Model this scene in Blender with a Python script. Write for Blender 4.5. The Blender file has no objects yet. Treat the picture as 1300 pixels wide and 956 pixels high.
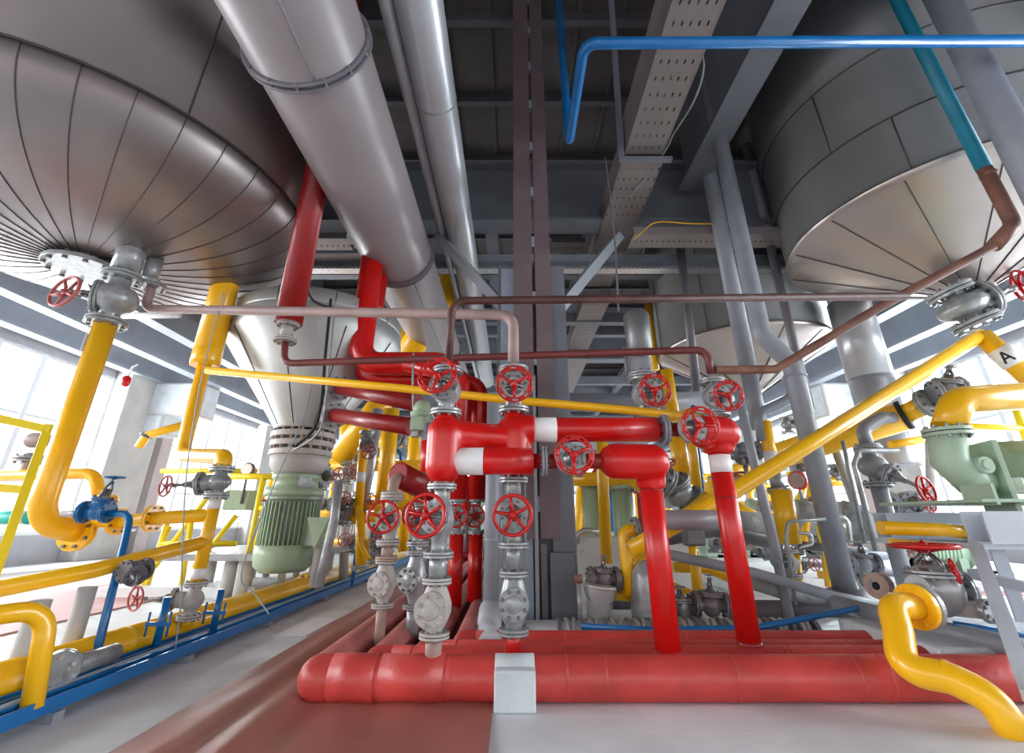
import bpy, bmesh, math, random
from mathutils import Vector, Matrix, Quaternion
random.seed(7)
PI = math.pi
H = 0.75                       # height of the lens above the floor
PITCH = math.radians(21.3)
FP = 578.0                     # focal length in pixels of the 1300 px wide frame
CP, SP = math.cos(PITCH), math.sin(PITCH)
C = bpy.context.scene.collection

# ---------- measuring helpers: a sight line of the survey photograph crossed with a known distance
def zrel(py, Y): return Y * math.tan(PITCH + math.atan((433.0 - py) / FP))
def W(px, py, Y):
    z = zrel(py, Y)
    return Vector(((px - 650.0) * (Y * CP + z * SP) / FP, Y, z + H))
def G(px, py, z=0.0):          # the same on a horizontal plane of known height
    u, v = px - 650.0, 433.0 - py
    y, zz = FP * CP - v * SP, FP * SP + v * CP
    s = (z - H) / zz
    return Vector((u * s, y * s, z))
def D(p): return p.y * CP + (p.z - H) * SP
def R(px, p):                  # pixels to metres, allowing for the stretch of the wide lens off axis
    d = D(p); return px * d / FP * (d / math.sqrt(p.x ** 2 + p.y ** 2 + (p.z - H) ** 2)) ** .7
def zy(py, Y): return zrel(py, Y) + H

# ---------- materials
MATS = {}
def mat(name, col, rough=0.45, metal=0.0, var=0.12, scale=6.0, bump=0.0, spots=None, spot_amt=0.5, coat=0.0, emit=0):
    m = bpy.data.materials.new(name); m.use_nodes = True
    nt = m.node_tree; N = nt.nodes; L = nt.links
    b = N['Principled BSDF']
    tc = N.new('ShaderNodeTexCoord')
    nz = N.new('ShaderNodeTexNoise'); nz.inputs['Scale'].default_value = scale; nz.inputs['Detail'].default_value = 6
    L.new(tc.outputs['Object'], nz.inputs['Vector'])
    rp = N.new('ShaderNodeValToRGB')
    c = Vector(col[:3])
    rp.color_ramp.elements[0].position = 0.3; rp.color_ramp.elements[1].position = 0.7
    rp.color_ramp.elements[0].color = (*(c * (1 - var)), 1)
    rp.color_ramp.elements[1].color = (*[min(1, x * (1 + var)) for x in c], 1)
    L.new(nz.outputs['Fac'], rp.inputs['Fac'])
    out = rp.outputs['Color']
    if spots:
        n2 = N.new('ShaderNodeTexNoise'); n2.inputs['Scale'].default_value = scale * 2.7; n2.inputs['Detail'].default_value = 8; n2.inputs['Roughness'].default_value = 0.7
        L.new(tc.outputs['Object'], n2.inputs['Vector'])
        r2 = N.new('ShaderNodeValToRGB'); p = 0.72 - 0.3 * spot_amt
        r2.color_ramp.elements[0].position = p; r2.color_ramp.elements[1].position = min(1, p + 0.07)
        L.new(n2.outputs['Fac'], r2.inputs['Fac'])
        mx = N.new('ShaderNodeMixRGB'); mx.inputs['Color2'].default_value = (*spots, 1)
        L.new(r2.outputs['Color'], mx.inputs['Fac']); L.new(out, mx.inputs['Color1']); out = mx.outputs['Color']
    L.new(out, b.inputs['Base Color'])
    b.inputs['Roughness'].default_value = rough; b.inputs['Metallic'].default_value = metal
    if coat: b.inputs['Coat Weight'].default_value = coat
    if bump:
        bp = N.new('ShaderNodeBump'); bp.inputs['Strength'].default_value = bump; bp.inputs['Distance'].default_value = 0.02
        nb = N.new('ShaderNodeTexNoise'); nb.inputs['Scale'].default_value = scale * 1.7; nb.inputs['Detail'].default_value = 4
        L.new(tc.outputs['Object'], nb.inputs['Vector'])
        L.new(nb.outputs['Fac'], bp.inputs['Height']); L.new(bp.outputs['Normal'], b.inputs['Normal'])
    MATS[name] = m
    return m

# ---------- mesh builder
def basis(z, x=None):
    z = Vector(z).normalized()
    if x is None: x = Vector((1, 0, 0)) if abs(z.x) < 0.9 else Vector((0, 1, 0))
    x = Vector(x); x = (x - z * x.dot(z))
    if x.length < 1e-6: x = z.orthogonal()
    x.normalize(); y = z.cross(x)
    return Matrix((x, y, z)).transposed()
def frame(o, z, x=None):
    return Matrix.Translation(Vector(o)) @ basis(z, x).to_4x4()

def fillet(pts, rad, n=6):
    pts = [Vector(p) for p in pts]
    if len(pts) < 3 or rad <= 0: return pts
    out = [pts[0]]
    for i in range(1, len(pts) - 1):
        a, b, c = pts[i - 1], pts[i], pts[i + 1]
        d1, d2 = (a - b), (c - b)
        l1, l2 = d1.length, d2.length
        if l1 < 1e-6 or l2 < 1e-6: continue
        d1 /= l1; d2 /= l2
        ang = d1.angle(d2)
        if ang > PI - 0.03: out.append(b); continue
        t = min(rad / math.tan(ang / 2), l1 * 0.48, l2 * 0.48)
        r = t * math.tan(ang / 2)
        bis = (d1 + d2).normalized(); cen = b + bis * (r / math.sin(ang / 2))
        s, e = b + d1 * t - cen, b + d2 * t - cen
        ax = s.cross(e).normalized(); th = s.angle(e)
        for k in range(n + 1):
            out.append(cen + Quaternion(ax, th * k / n) @ s)
    out.append(pts[-1])
    return out

class MB:
    def __init__(s):
        s.bm = bmesh.new(); s.mats = []; s.M = Matrix.Identity(4)
    def mi(s, m):
        if m not in s.mats: s.mats.append(m)
        return s.mats.index(m)
    def v(s, p): return s.bm.verts.new(s.M @ Vector(p))
    def f(s, vs, m=0, smooth=True):
        try:
            f = s.bm.faces.new(vs); f.material_index = m; f.smooth = smooth; return f
        except ValueError: return None
    def tube(s, pts, r, m, seg=16, bend=0.0, n=6, cap=True, closed=False):
        k = s.mi(m); P = fillet(pts, bend, n) if bend else [Vector(p) for p in pts]
        rs = r if isinstance(r, (list, tuple)) else [r] * len(P)
        rings = []; T = None; nrm = None
        for i, p in enumerate(P):
            if closed: t = (P[(i + 1) % len(P)] - P[i - 1]).normalized()
            elif i == 0: t = (P[1] - P[0]).normalized()
            elif i == len(P) - 1: t = (P[-1] - P[-2]).normalized()
            else: t = ((P[i + 1] - P[i]).normalized() + (P[i] - P[i - 1]).normalized()).normalized()
            if nrm is None: nrm = t.orthogonal().normalized()
            else:
                nrm = (nrm - t * nrm.dot(t))
                nrm = nrm.normalized() if nrm.length > 1e-6 else t.orthogonal().normalized()
            bn = t.cross(nrm)
            rings.append([s.v(p + (nrm * math.cos(2 * PI * j / seg) + bn * math.sin(2 * PI * j / seg)) * rs[i]) for j in range(seg)])
        nr = len(rings)
        for i in range(nr if closed else nr - 1):
            a, b = rings[i], rings[(i + 1) % nr]
            for j in range(seg): s.f([a[j], a[(j + 1) % seg], b[(j + 1) % seg], b[j]], k)
        if cap and not closed:
            s.f(rings[0][::-1], k, False); s.f(rings[-1], k, False)
    def lathe(s, prof, m, o=(0, 0, 0), ax=(0, 0, 1), seg=24, smooth=True, a0=0, a1=2 * PI, sharp=False):
        """prof: (height, radius) list"""
        k = s.mi(m); B = frame(o, ax); full = abs(a1 - a0 - 2 * PI) < 1e-6
        ns = seg if full else seg + 1; rings = []
        for h, r in prof:
            if r < 1e-6: rings.append([s.v(B @ Vector((0, 0, h)))]); continue
            rings.append([s.v(B @ Vector((r * math.cos(a0 + (a1 - a0) * j / seg), r * math.sin(a0 + (a1 - a0) * j / seg), h))) for j in range(ns)])
        for a, b in zip(rings, rings[1:]):
            for j in range(seg):
                j2 = (j + 1) % ns if full else j + 1
                if len(a) == 1 and len(b) == 1: continue
                if len(a) == 1: s.f([a[0], b[j2], b[j]], k, smooth)
                elif len(b) == 1: s.f([a[j], a[j2], b[0]], k, smooth)
                else: s.f([a[j], a[j2], b[j2], b[j]], k, smooth)
        for ring, h in ((rings[0], 0), (rings[-1], 1)):
            if full and len(ring) > 2: s.f(ring[::-1] if not h else ring, k, False)
    def disc(s, c, ax, r, h, m, seg=24, bev=0.12):
        b = min(h, r) * bev
        s.lathe([(-h / 2, r - b), (-h / 2 + b, r), (h / 2 - b, r), (h / 2, r - b)], m, c, ax, seg, smooth=False)
    def capsule(s, a, b, r, m, seg=20, n=5, r2=None):
        a, b = Vector(a), Vector(b); L = (b - a).length; r2 = r2 or r
        pr = [(-r * math.cos(PI / 2 * i / n), r * math.sin(PI / 2 * i / n)) for i in range(n + 1)]
        pr += [(L + r2 * math.sin(PI / 2 * i / n), r2 * math.cos(PI / 2 * i / n)) for i in range(n + 1)]
        pr[0] = (-r, 0); pr[-1] = (L + r2, 0)
        s.lathe(pr, m, a, b - a, seg)
    def box(s, c, sz, m, x=None, z=(0, 0, 1), bev=0.0):
        k = s.mi(m); B = frame(c, z, x); hx, hy, hz = sz[0] / 2, sz[1] / 2, sz[2] / 2
        vs = [s.v(B @ Vector((a * hx, b * hy, d * hz))) for a in (-1, 1) for b in (-1, 1) for d in (-1, 1)]
        fs = [s.f([vs[i] for i in q], k, False) for q in ((0, 1, 3, 2), (4, 6, 7, 5), (0, 4, 5, 1), (2, 3, 7, 6), (0, 2, 6, 4), (1, 5, 7, 3))]
        if bev:
            es = set(e for f in fs if f for e in f.edges)
            bmesh.ops.bevel(s.bm, geom=list(es), offset=bev, segments=2, affect='EDGES', profile=0.5)
    def bx(s, lo, hi, m, bev=0.0):
        lo, hi = Vector(lo), Vector(hi)
        s.box((lo + hi) / 2, hi - lo, m, (1, 0, 0), (0, 0, 1), bev)
    def prism(s, poly, a, b, m, up=(0, 0, 1)):
        """poly in (side, up) extruded from a to b"""
        k = s.mi(m); a, b = Vector(a), Vector(b); t = (b - a).normalized(); up = Vector(up)
        up = (up - t * up.dot(t)).normalized(); sd = t.cross(up)
        A = [s.v(a + sd * x + up * y) for x, y in poly]; B = [s.v(b + sd * x + up * y) for x, y in poly]
        n = len(poly)
        for i in range(n): s.f([A[i], A[(i + 1) % n], B[(i + 1) % n], B[i]], k, False)
        s.f(A[::-1], k, False); s.f(B, k, False)
    def ibeam(s, a, b, w, h, m, tf=None, tw=None, up=(0, 0, 1)):
        tf = tf or h * 0.07; tw = tw or w * 0.08
        s.prism([(-w/2, 0), (w/2, 0), (w/2, tf), (tw/2, tf), (tw/2, h - tf), (w/2, h - tf), (w/2, h), (-w/2, h), (-w/2, h - tf), (-tw/2, h - tf), (-tw/2, tf), (-w/2, tf)], a, b, m, up)
    def channel(s, a, b, w, h, m, t=0.01, up=(0, 0, 1)):
        s.prism([(-w/2, 0), (w/2, 0), (w/2, h), (w/2 - t, h), (w/2 - t, t), (-w/2 + t, t), (-w/2 + t, h), (-w/2, h)], a, b, m, up)
    def bolts(s, c, ax, rad, n, r, h, m, off=0.0):
        B = frame(c, ax)
        for i in range(n):
            a = 2 * PI * (i + 0.5) / n + off
            s.lathe([(-h / 2, r), (h / 2, r)], m, B @ Vector((rad * math.cos(a), rad * math.sin(a), 0)), ax, 6, smooth=False)
    def flange(s, c, ax, r, th, m, nb=8, gap=None, bm_=None, seg=28):
        """a bolted pair of discs with a dark gasket line"""
        c = Vector(c); a = Vector(ax).normalized()
        s.disc(c + a * th * 0.64, a, r, th, m, seg); s.disc(c - a * th * 0.64, a, r, th, m, seg)
        s.lathe([(-th * 0.2, r * 0.95), (th * 0.2, r * 0.95)], gap or DARK, c, a, seg)
        s.bolts(c, a, r * 0.8, nb, r * 0.10, th * 3.9, bm_ or BOLT)
    def build(s, name, parent=None, origin=None, **kw):
        bm = s.bm
        bmesh.ops.recalc_face_normals(bm, faces=bm.faces[:])
        me = bpy.data.meshes.new(name)
        if parent is not None: o0 = Vector(parent['_o']) if '_o' in parent else Vector((0, 0, 0))
        elif origin is not None: o0 = Vector(origin)
        else:
            xs = [v.co for v in bm.verts]
            o0 = Vector(((min(v.x for v in xs) + max(v.x for v in xs)) / 2, (min(v.y for v in xs) + max(v.y for v in xs)) / 2, min(v.z for v in xs)))
        bm.transform(Matrix.Translation(-o0)); bm.to_mesh(me); bm.free()
        for m in s.mats: me.materials.append(m)
        o = bpy.data.objects.new(name, me); C.objects.link(o)
        ORG[o.name] = o0
        if parent is None: o.location = o0
        else: o.parent = parent
        o['_o'] = list(o0)
        props(o, **kw)
        return o
ORG = {}
def props(o, label=None, cat=None, group=None, kind=None):
    if label: o['label'] = label
    if cat: o['category'] = cat
    if group: o['group'] = group
    if kind: o['kind'] = kind
def thing(name, label, cat, loc, group=None, kind=None):
    o = bpy.data.objects.new(name, None); C.objects.link(o); o.location = loc; o['_o'] = list(loc)
    o.empty_display_size = 0.05
    props(o, label, cat, group, kind); return o

# ---------- materials of the place
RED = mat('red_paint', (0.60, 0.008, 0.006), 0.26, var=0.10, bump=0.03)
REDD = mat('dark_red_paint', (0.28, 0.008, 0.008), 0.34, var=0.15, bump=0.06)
REDF = mat('red_wrapped_insulation', (0.56, 0.055, 0.045), 0.40, var=0.2, scale=4, bump=0.6, spots=(0.42, 0.10, 0.09), spot_amt=0.25)
REDK = mat('dusty_red_insulation', (0.50, 0.16, 0.14), 0.6, var=0.2, scale=5, bump=0.3)
WHEEL = mat('wheel_red', (0.52, 0.010, 0.008), 0.25, var=0.1)
WHEELD = mat('dull_wheel_red', (0.42, 0.09, 0.085), 0.45, var=0.2)
YEL = mat('yellow_paint', (0.98, 0.50, 0.006), 0.30, var=0.08, scale=3, coat=0.2, spots=(0.62, 0.30, 0.02), spot_amt=0.05)
YELB = mat('bright_yellow_paint', (0.92, 0.68, 0.01), 0.4, var=0.06)
BLUE = mat('blue_paint', (0.004, 0.135, 0.38), 0.30, var=0.12, coat=0.2)
TEAL = mat('teal_paint', (0.005, 0.20, 0.30), 0.4, var=0.2, scale=3)
TEALG = mat('green_teal_paint', (0.01, 0.45, 0.36), 0.4)
GREY = mat('grey_paint', (0.27, 0.28, 0.315), 0.38, var=0.1, bump=0.05)
GREYL = mat('light_grey_valve_paint', (0.33, 0.34, 0.345), 0.30, metal=0.25, var=0.22, scale=14, bump=0.2, spots=(0.34, 0.31, 0.27), spot_amt=0.22)
GREYW = mat('pale_weathered_paint', (0.44, 0.41, 0.38), 0.5, var=0.15, scale=14, bump=0.15, spots=(0.42, 0.34, 0.28), spot_amt=0.3)
GREYD = mat('dark_grey_paint', (0.15, 0.14, 0.16), 0.4, var=0.15)
MAUVE = mat('mauve_grey_paint', (0.25, 0.215, 0.225), 0.33, var=0.08, scale=2, bump=0.03, spots=(0.38, 0.30, 0.26), spot_amt=0.04)
SILVER = mat('silver_pipe_paint', (0.42, 0.425, 0.45), 0.30, metal=0.35, var=0.06, scale=3)
TAN = mat('tan_rusty_paint', (0.40, 0.27, 0.22), 0.55, var=0.25, scale=12, bump=0.2, spots=(0.25, 0.13, 0.08), spot_amt=0.3)
BROWN = mat('dark_rust', (0.085, 0.030, 0.022), 0.5, var=0.35, scale=10, bump=0.2)
RUST = mat('rust_brown', (0.22, 0.10, 0.07), 0.5, var=0.35, scale=8, bump=0.2, spots=(0.12, 0.05, 0.03), spot_amt=0.3)
MAROON = mat('maroon_paint', (0.17, 0.035, 0.035), 0.42, var=0.2, scale=4)
PINKP = mat('dusty_pink_grey_paint', (0.36, 0.25, 0.235), 0.5, var=0.12)
ZINC = mat('dented_zinc', (0.62, 0.60, 0.58), 0.35, metal=0.35, var=0.15, scale=8, bump=0.3)
LAG = mat('crumpled_grey_lagging', (0.34, 0.34, 0.34), 0.6, var=0.3, scale=9, bump=0.9)
BOLT = mat('dark_bolt_steel', (0.17, 0.165, 0.16), 0.35, metal=0.6, var=0.2)
BONN = mat('oily_bonnet_steel', (0.20, 0.20, 0.205), 0.30, metal=0.6, var=0.3, scale=20, bump=0.3)
DARK = mat('dark_rubber', (0.02, 0.02, 0.022), 0.7)
CHROME = mat('bare_steel', (0.62, 0.62, 0.63), 0.28, metal=0.9, var=0.15, scale=20)
WHITE = mat('white_label', (0.85, 0.82, 0.82), 0.45, var=0.04)
CLAD = mat('aluminium_cladding', (0.25, 0.215, 0.21), 0.36, metal=0.75, var=0.10, scale=1.3, bump=0.06)
CLADR = mat('dull_aluminium_cladding', (0.205, 0.205, 0.21), 0.42, metal=0.6, var=0.10, scale=1.6, bump=0.06, spots=(0.27, 0.25, 0.23), spot_amt=0.05)
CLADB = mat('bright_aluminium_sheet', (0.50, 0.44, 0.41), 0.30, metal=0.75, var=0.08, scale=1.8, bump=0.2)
CLADW = mat('matt_vessel_cladding', (0.42, 0.42, 0.41), 0.42, metal=0.5, var=0.10, scale=2.5, bump=0.1)
SEAM = mat('seam_dark', (0.09, 0.075, 0.075), 0.5, metal=0.4)
GREEN = mat('pale_green_paint', (0.34, 0.44, 0.30), 0.38, var=0.08, bump=0.05)
GREENL = mat('light_green_casting', (0.42, 0.55, 0.41), 0.4, var=0.08, bump=0.08)
GREEND = mat('motor_green', (0.24, 0.30, 0.23), 0.42, var=0.1)
MAUV = mat('mauve_valve_paint', (0.20, 0.165, 0.175), 0.36, metal=0.2, var=0.2, scale=14, bump=0.15)
STEEL = mat('structural_steel_paint', (0.16, 0.17, 0.20), 0.45, var=0.1, scale=3, bump=0.08)
STEELM = mat('primer_brown_steel', (0.17, 0.12, 0.13), 0.45, var=0.15, scale=4)
STEELB = mat('blue_grey_steel', (0.30, 0.35, 0.42), 0.45, var=0.08, scale=4, bump=0.15)
STEELW = mat('white_blue_steel_paint', (0.62, 0.66, 0.73), 0.5, var=0.05, scale=3)
STEELL = mat('pale_steel_paint', (0.33, 0.355, 0.395), 0.5, var=0.08, scale=3)
DECK = mat('dark_roof_deck', (0.10, 0.085, 0.085), 0.6, var=0.2, scale=2)
DECKB = mat('ceiling_purlin_paint', (0.12, 0.11, 0.125), 0.5, var=0.1)
CONC = mat('concrete_floor', (0.74, 0.75, 0.75), 0.6, var=0.16, scale=2.2, bump=0.15, spots=(0.40, 0.40, 0.40), spot_amt=0.3)
CONCB = mat('blue_white_concrete', (0.60, 0.64, 0.66), 0.75, var=0.1, scale=5, bump=0.4)
PIER = mat('painted_pier', (0.50, 0.48, 0.46), 0.7, var=0.1, scale=3, bump=0.1)
PIERP = mat('pink_grey_pier', (0.50, 0.42, 0.41), 0.7, var=0.06, scale=3)
WALLG = mat('grey_wall_panel', (0.42, 0.42, 0.45), 0.6, var=0.08, scale=2)
WALLW = mat('white_wall', (0.72, 0.74, 0.76), 0.6, var=0.05, scale=2)
PINK = mat('pink_walkway_paint', (0.66, 0.35, 0.33), 0.6, var=0.12, scale=3)
REDFLOOR = mat('red_brown_floor_sheet', (0.36, 0.125, 0.10), 0.42, var=0.2, scale=2.5, bump=0.12)
PIT = mat('dark_pit', (0.03, 0.03, 0.03), 0.8)

def glass_mat():
    m = bpy.data.materials.new('window_glass'); m.use_nodes = True
    nt = m.node_tree; N = nt.nodes; L = nt.links; N.clear()
    out = N.new('ShaderNodeOutputMaterial'); mx = N.new('ShaderNodeMixShader'); tr = N.new('ShaderNodeBsdfTransparent'); gl = N.new('ShaderNodeBsdfGlossy')
    tr.inputs['Color'].default_value = (0.93, 0.96, 0.98, 1); gl.inputs['Roughness'].default_value = 0.05; mx.inputs['Fac'].default_value = 0.06
    L.new(tr.outputs[0], mx.inputs[1]); L.new(gl.outputs[0], mx.inputs[2]); L.new(mx.outputs[0], out.inputs['Surface'])
    return m
GLASS = glass_mat()
def perf_mat():
    """galvanised cable tray sheet with real see-through slots"""
    m = bpy.data.materials.new('perforated_tray'); m.use_nodes = True
    nt = m.node_tree; N = nt.nodes; L = nt.links
    b = N['Principled BSDF']; b.inputs['Base Color'].default_value = (0.24, 0.205, 0.20, 1); b.inputs['Roughness'].default_value = 0.45; b.inputs['Metallic'].default_value = 0.2
    tc = N.new('ShaderNodeTexCoord'); sx = N.new('ShaderNodeSeparateXYZ'); L.new(tc.outputs['Object'], sx.inputs[0])
    def mth(op, a, bb=None):
        n = N.new('ShaderNodeMath'); n.operation = op
        for i, v in enumerate((a, bb)):
            if v is None: continue
            if isinstance(v, (int, float)): n.inputs[i].default_value = v
            else: L.new(v, n.inputs[i])
        return n.outputs[0]
    def slot(s, period, half):
        f = mth('FRACT', mth('ADD', mth('DIVIDE', s, period), 100.5))
        return mth('LESS_THAN', mth('ABSOLUTE', mth('SUBTRACT', f, 0.5)), half)
    k = mth('MULTIPLY', slot(sx.outputs[0], 0.068, 0.10), slot(sx.outputs[1], 0.16, 0.13))
    tr = N.new('ShaderNodeBsdfTransparent'); mx = N.new('ShaderNodeMixShader')
    L.new(k, mx.inputs[0]); L.new(b.outputs[0], mx.inputs[1]); L.new(tr.outputs[0], mx.inputs[2])
    L.new(mx.outputs[0], N['Material Output'].inputs['Surface'])
    return m
PERF = perf_mat()

# ---------- piping kit
def pipe(name, label, m, pts, r, bend=None, group=None, cat='pipe', flanges=(), fm=None, ends=None, bands=(), seg=18, nb=8, kind=None, colls=()):
    """pts world points; flanges: (point, axis, radius[, thickness]); bands: (point, axis, half_len, arc0, arc1)"""
    P = [Vector(p) for p in pts]
    b = MB(); b.tube(P, r, m, seg, bend=r * 2.2 if bend is None else bend)
    for p, ax, rr, h in colls: b.lathe([(-h / 2, rr * .96), (-h / 2 * .8, rr), (h / 2 * .8, rr), (h / 2, rr * .96)], m, p, ax, seg)
    o = b.build(name, None, origin=min(P, key=lambda q: q.z), label=label, cat=cat, group=group, kind=kind)
    for fl in flanges:
        q = MB(); th = fl[3] if len(fl) > 3 else fl[2] * 0.16
        q.flange(fl[0], fl[1], fl[2], th, fm or m, nb); q.build('flange', o)
    for bd in bands:
        q = MB(); q.lathe([(-bd[2], r * 1.02), (bd[2], r * 1.02)], WHITE, bd[0], bd[1], 24, a0=0, a1=2 * PI)
        q.build('label_band', o, label='white painted label band')
    return o

def wheel_mesh(b, c, ax, r, m, style='five', spin=0.0, x=None):
    b.M = frame(c, ax, x) @ Matrix.Rotation(spin, 4, 'Z')
    if style == 'slot':
        rr, n = r, 48
        for rad in (r, r * 0.81): b.tube([(rad * math.cos(2 * PI * i / n), rad * math.sin(2 * PI * i / n), 0) for i in range(n)], r * 0.05, m, 8, closed=True)
        for i in range(8):
            a = 2 * PI * i / 8 + .2
            pts = [((r * .9) * math.cos(a + d), (r * .9) * math.sin(a + d), 0) for d in (-.22, -.11, 0, .11, .22)]
            b.tube(pts, r * 0.07, m, 8)
        ns = 3
    else:
        n = 40
        b.tube([(r * math.cos(2 * PI * i / n), r * math.sin(2 * PI * i / n), 0) for i in range(n)], r * 0.098, m, 10, closed=True)
        ns = 5 if style == 'five' else int(style)
    for i in range(ns):
        a = 2 * PI * i / ns + PI / 2
        d = Vector((math.cos(a), math.sin(a), 0))
        b.tube([d * r * 0.1 + Vector((0, 0, -r * .10)), d * r * .5 + Vector((0, 0, -r * .05)), d * r * (0.82 if style == 'slot' else 0.97)], [r * .13, r * .095, r * .08], m, 8)
    b.lathe([(-r * .2, r * .17), (r * .02, r * .17), (r * .08, r * .13), (r * .16, r * .11)], m, seg=16)
    b.lathe([(r * .14, r * .07), (r * .22, r * .06)], m, seg=6)
    b.M = Matrix.Identity(4)

def valve(name, label, c, ax, wc, R_, L, wr, m=None, wm=None, style='five', spin=0.0, r=None, group=None, kind=None, wax=None, fm=None, nb=8, bulge=1.0, flg=(1, 1)):
    """gate valve: c centre, ax pipe axis, wc handwheel centre, R_ flange radius, L face to face length, wr wheel radius"""
    m = m or GREYL; wm = wm or WHEEL; fm = fm or m
    c, wc = Vector(c), Vector(wc); ax = Vector(ax).normalized(); r = r or R_ * .5
    sd = (wc - c); SL = sd.length; sd.normalize()
    t = thing(name, label, 'valve', c - ax * L / 2 if abs(ax.z) > .5 else c - Vector((0, 0, R_)), group)
    b = MB(); h = L / 2
    b.lathe([(-h, r * 1.02), (-h * .8, r), (-h * .55, r * 1.05), (-h * .42, r * 1.45 * bulge), (-h * .2, r * 1.75 * bulge), (0, r * 1.85 * bulge), (h * .2, r * 1.75 * bulge), (h * .42, r * 1.45 * bulge), (h * .55, r * 1.05), (h * .8, r), (h, r * 1.02)], m, c, ax, 24)
    b.lathe([(0, r * 1.4), (SL * .26, r * 1.35), (SL * .34, r * 1.5)], m, c, sd, 20)
    b.build('valve_body', t)
    th = R_ * .16
    for s, on in ((-1, flg[0]), (1, flg[1])):
        if not on: continue
        q = MB(); q.flange(c + ax * s * h, ax, R_, th, fm, nb); q.build('flange', t)
    q = MB(); bf = c + sd * SL * .36
    q.flange(bf, sd, r * 1.95, th * .8, m, nb)
    q.lathe([(0, r * 1.3), (SL * .12, r * .9), (SL * .18, r * .55), (SL * .3, r * .42)], BONN, bf, sd, 20)
    q.build('bonnet', t)
    q = MB(); side = ax.cross(sd).normalized()
    if side.length < .5: side = sd.orthogonal().normalized()
    for s in (-1, 1):
        q.tube([bf + side * s * r * 1.0, bf + side * s * r * .95 + sd * SL * .25, bf + side * s * r * .25 + sd * SL * .47], r * .2, BONN, 8, bend=r * .3)
    q.lathe([(0, r * .38), (r * .45, r * .38)], m, bf + sd * SL * .45, sd, 12)
    q.build('yoke', t)
    q = MB(); q.tube([bf, wc], r * .14, CHROME, 10); q.build('stem', t)
    q = MB(); wheel_mesh(q, wc, wax or sd, wr, wm, style, spin, x=ax.cross(Vector(wax or sd)))
    hw = q.build('handwheel', t)
    q = MB(); q.lathe([(-wr * .24, wr * .19), (-wr * .2, wr * .2), (wr * .03, wr * .19), (wr * .05, wr * .14)], wm, wc, wax or sd, 16); q.build('wheel_hub', hw)
    return t

def check_valve(name, label, c, ax, fd, R_, L, cr, m=None, lab=None, tilt=0, group=None):
    m = m or GREYL; c = Vector(c); ax = Vector(ax).normalized(); fd = Vector(fd).normalized(); h = L / 2; r = R_ * .5
    t = thing(name, label, 'valve', c - ax * h, group)
    b = MB()
    b.lathe([(-h, r), (-h * .85, r), (-h * .6, r * 1.5), (-h * .2, cr * .95), (h * .15, cr * .98), (h * .5, cr * .8), (h * .8, r * 1.3), (h, r * 1.1)], m, c, ax, 24)
    b.lathe([(0, cr * .9), (cr * .95, cr * .88)], m, c, fd, 24)
    b.build('valve_body', t)
    q = MB(); q.disc(c + fd * cr * 1.0, fd, cr, cr * .16, m, 28); q.disc(c + fd * cr * 1.16, fd, cr, cr * .16, m, 28)
    q.lathe([(0, cr * .55), (cr * .05, cr * .5), (cr * .06, 0)], m, c + fd * cr * 1.23, fd, 24)
    cov = q.build('cover', t)
    Bf = frame(c + fd * cr * 1.22, fd)
    for i in range(8):
        an = 2 * PI * (i + .5) / 8 + tilt; q = MB(); q.lathe([(-cr * .18, cr * .13), (cr * .15, cr * .13), (cr * .18, cr * .10)], m if m != GREYL else BOLT, Bf @ Vector((cr * .8 * math.cos(an), cr * .8 * math.sin(an), 0)), fd, 6, smooth=False); q.build('bolt', cov)
    for s in (-1, 1):
        q = MB(); q.flange(c + ax * s * h, ax, R_, R_ * .16, m, 8); q.build('flange', t)
    return t
Z = Vector((0, 0, 1)); X = Vector((1, 0, 0)); Yv = Vector((0, 1, 0))
def VP(px, py, Y, py2):
    """vertical line through (px, py) at distance Y, from row py to row py2"""
    a = W(px, py, Y); return a, Vector((a.x, a.y, zy(py2, Y)))
SKY, SIDE, EXPO = 1.9, 3800, 0.0
# =====================================================================  THE HALL
def struct(name, b, **kw): return b.build(name, kind='structure', **kw)
XW, YE, YB = 8.5, 24.0, -5.0
b = MB(); b.bx((-XW - .3, YB - 2, -.2), (XW + .3, YE + .3, 0), CONC); struct('floor', b)
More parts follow.
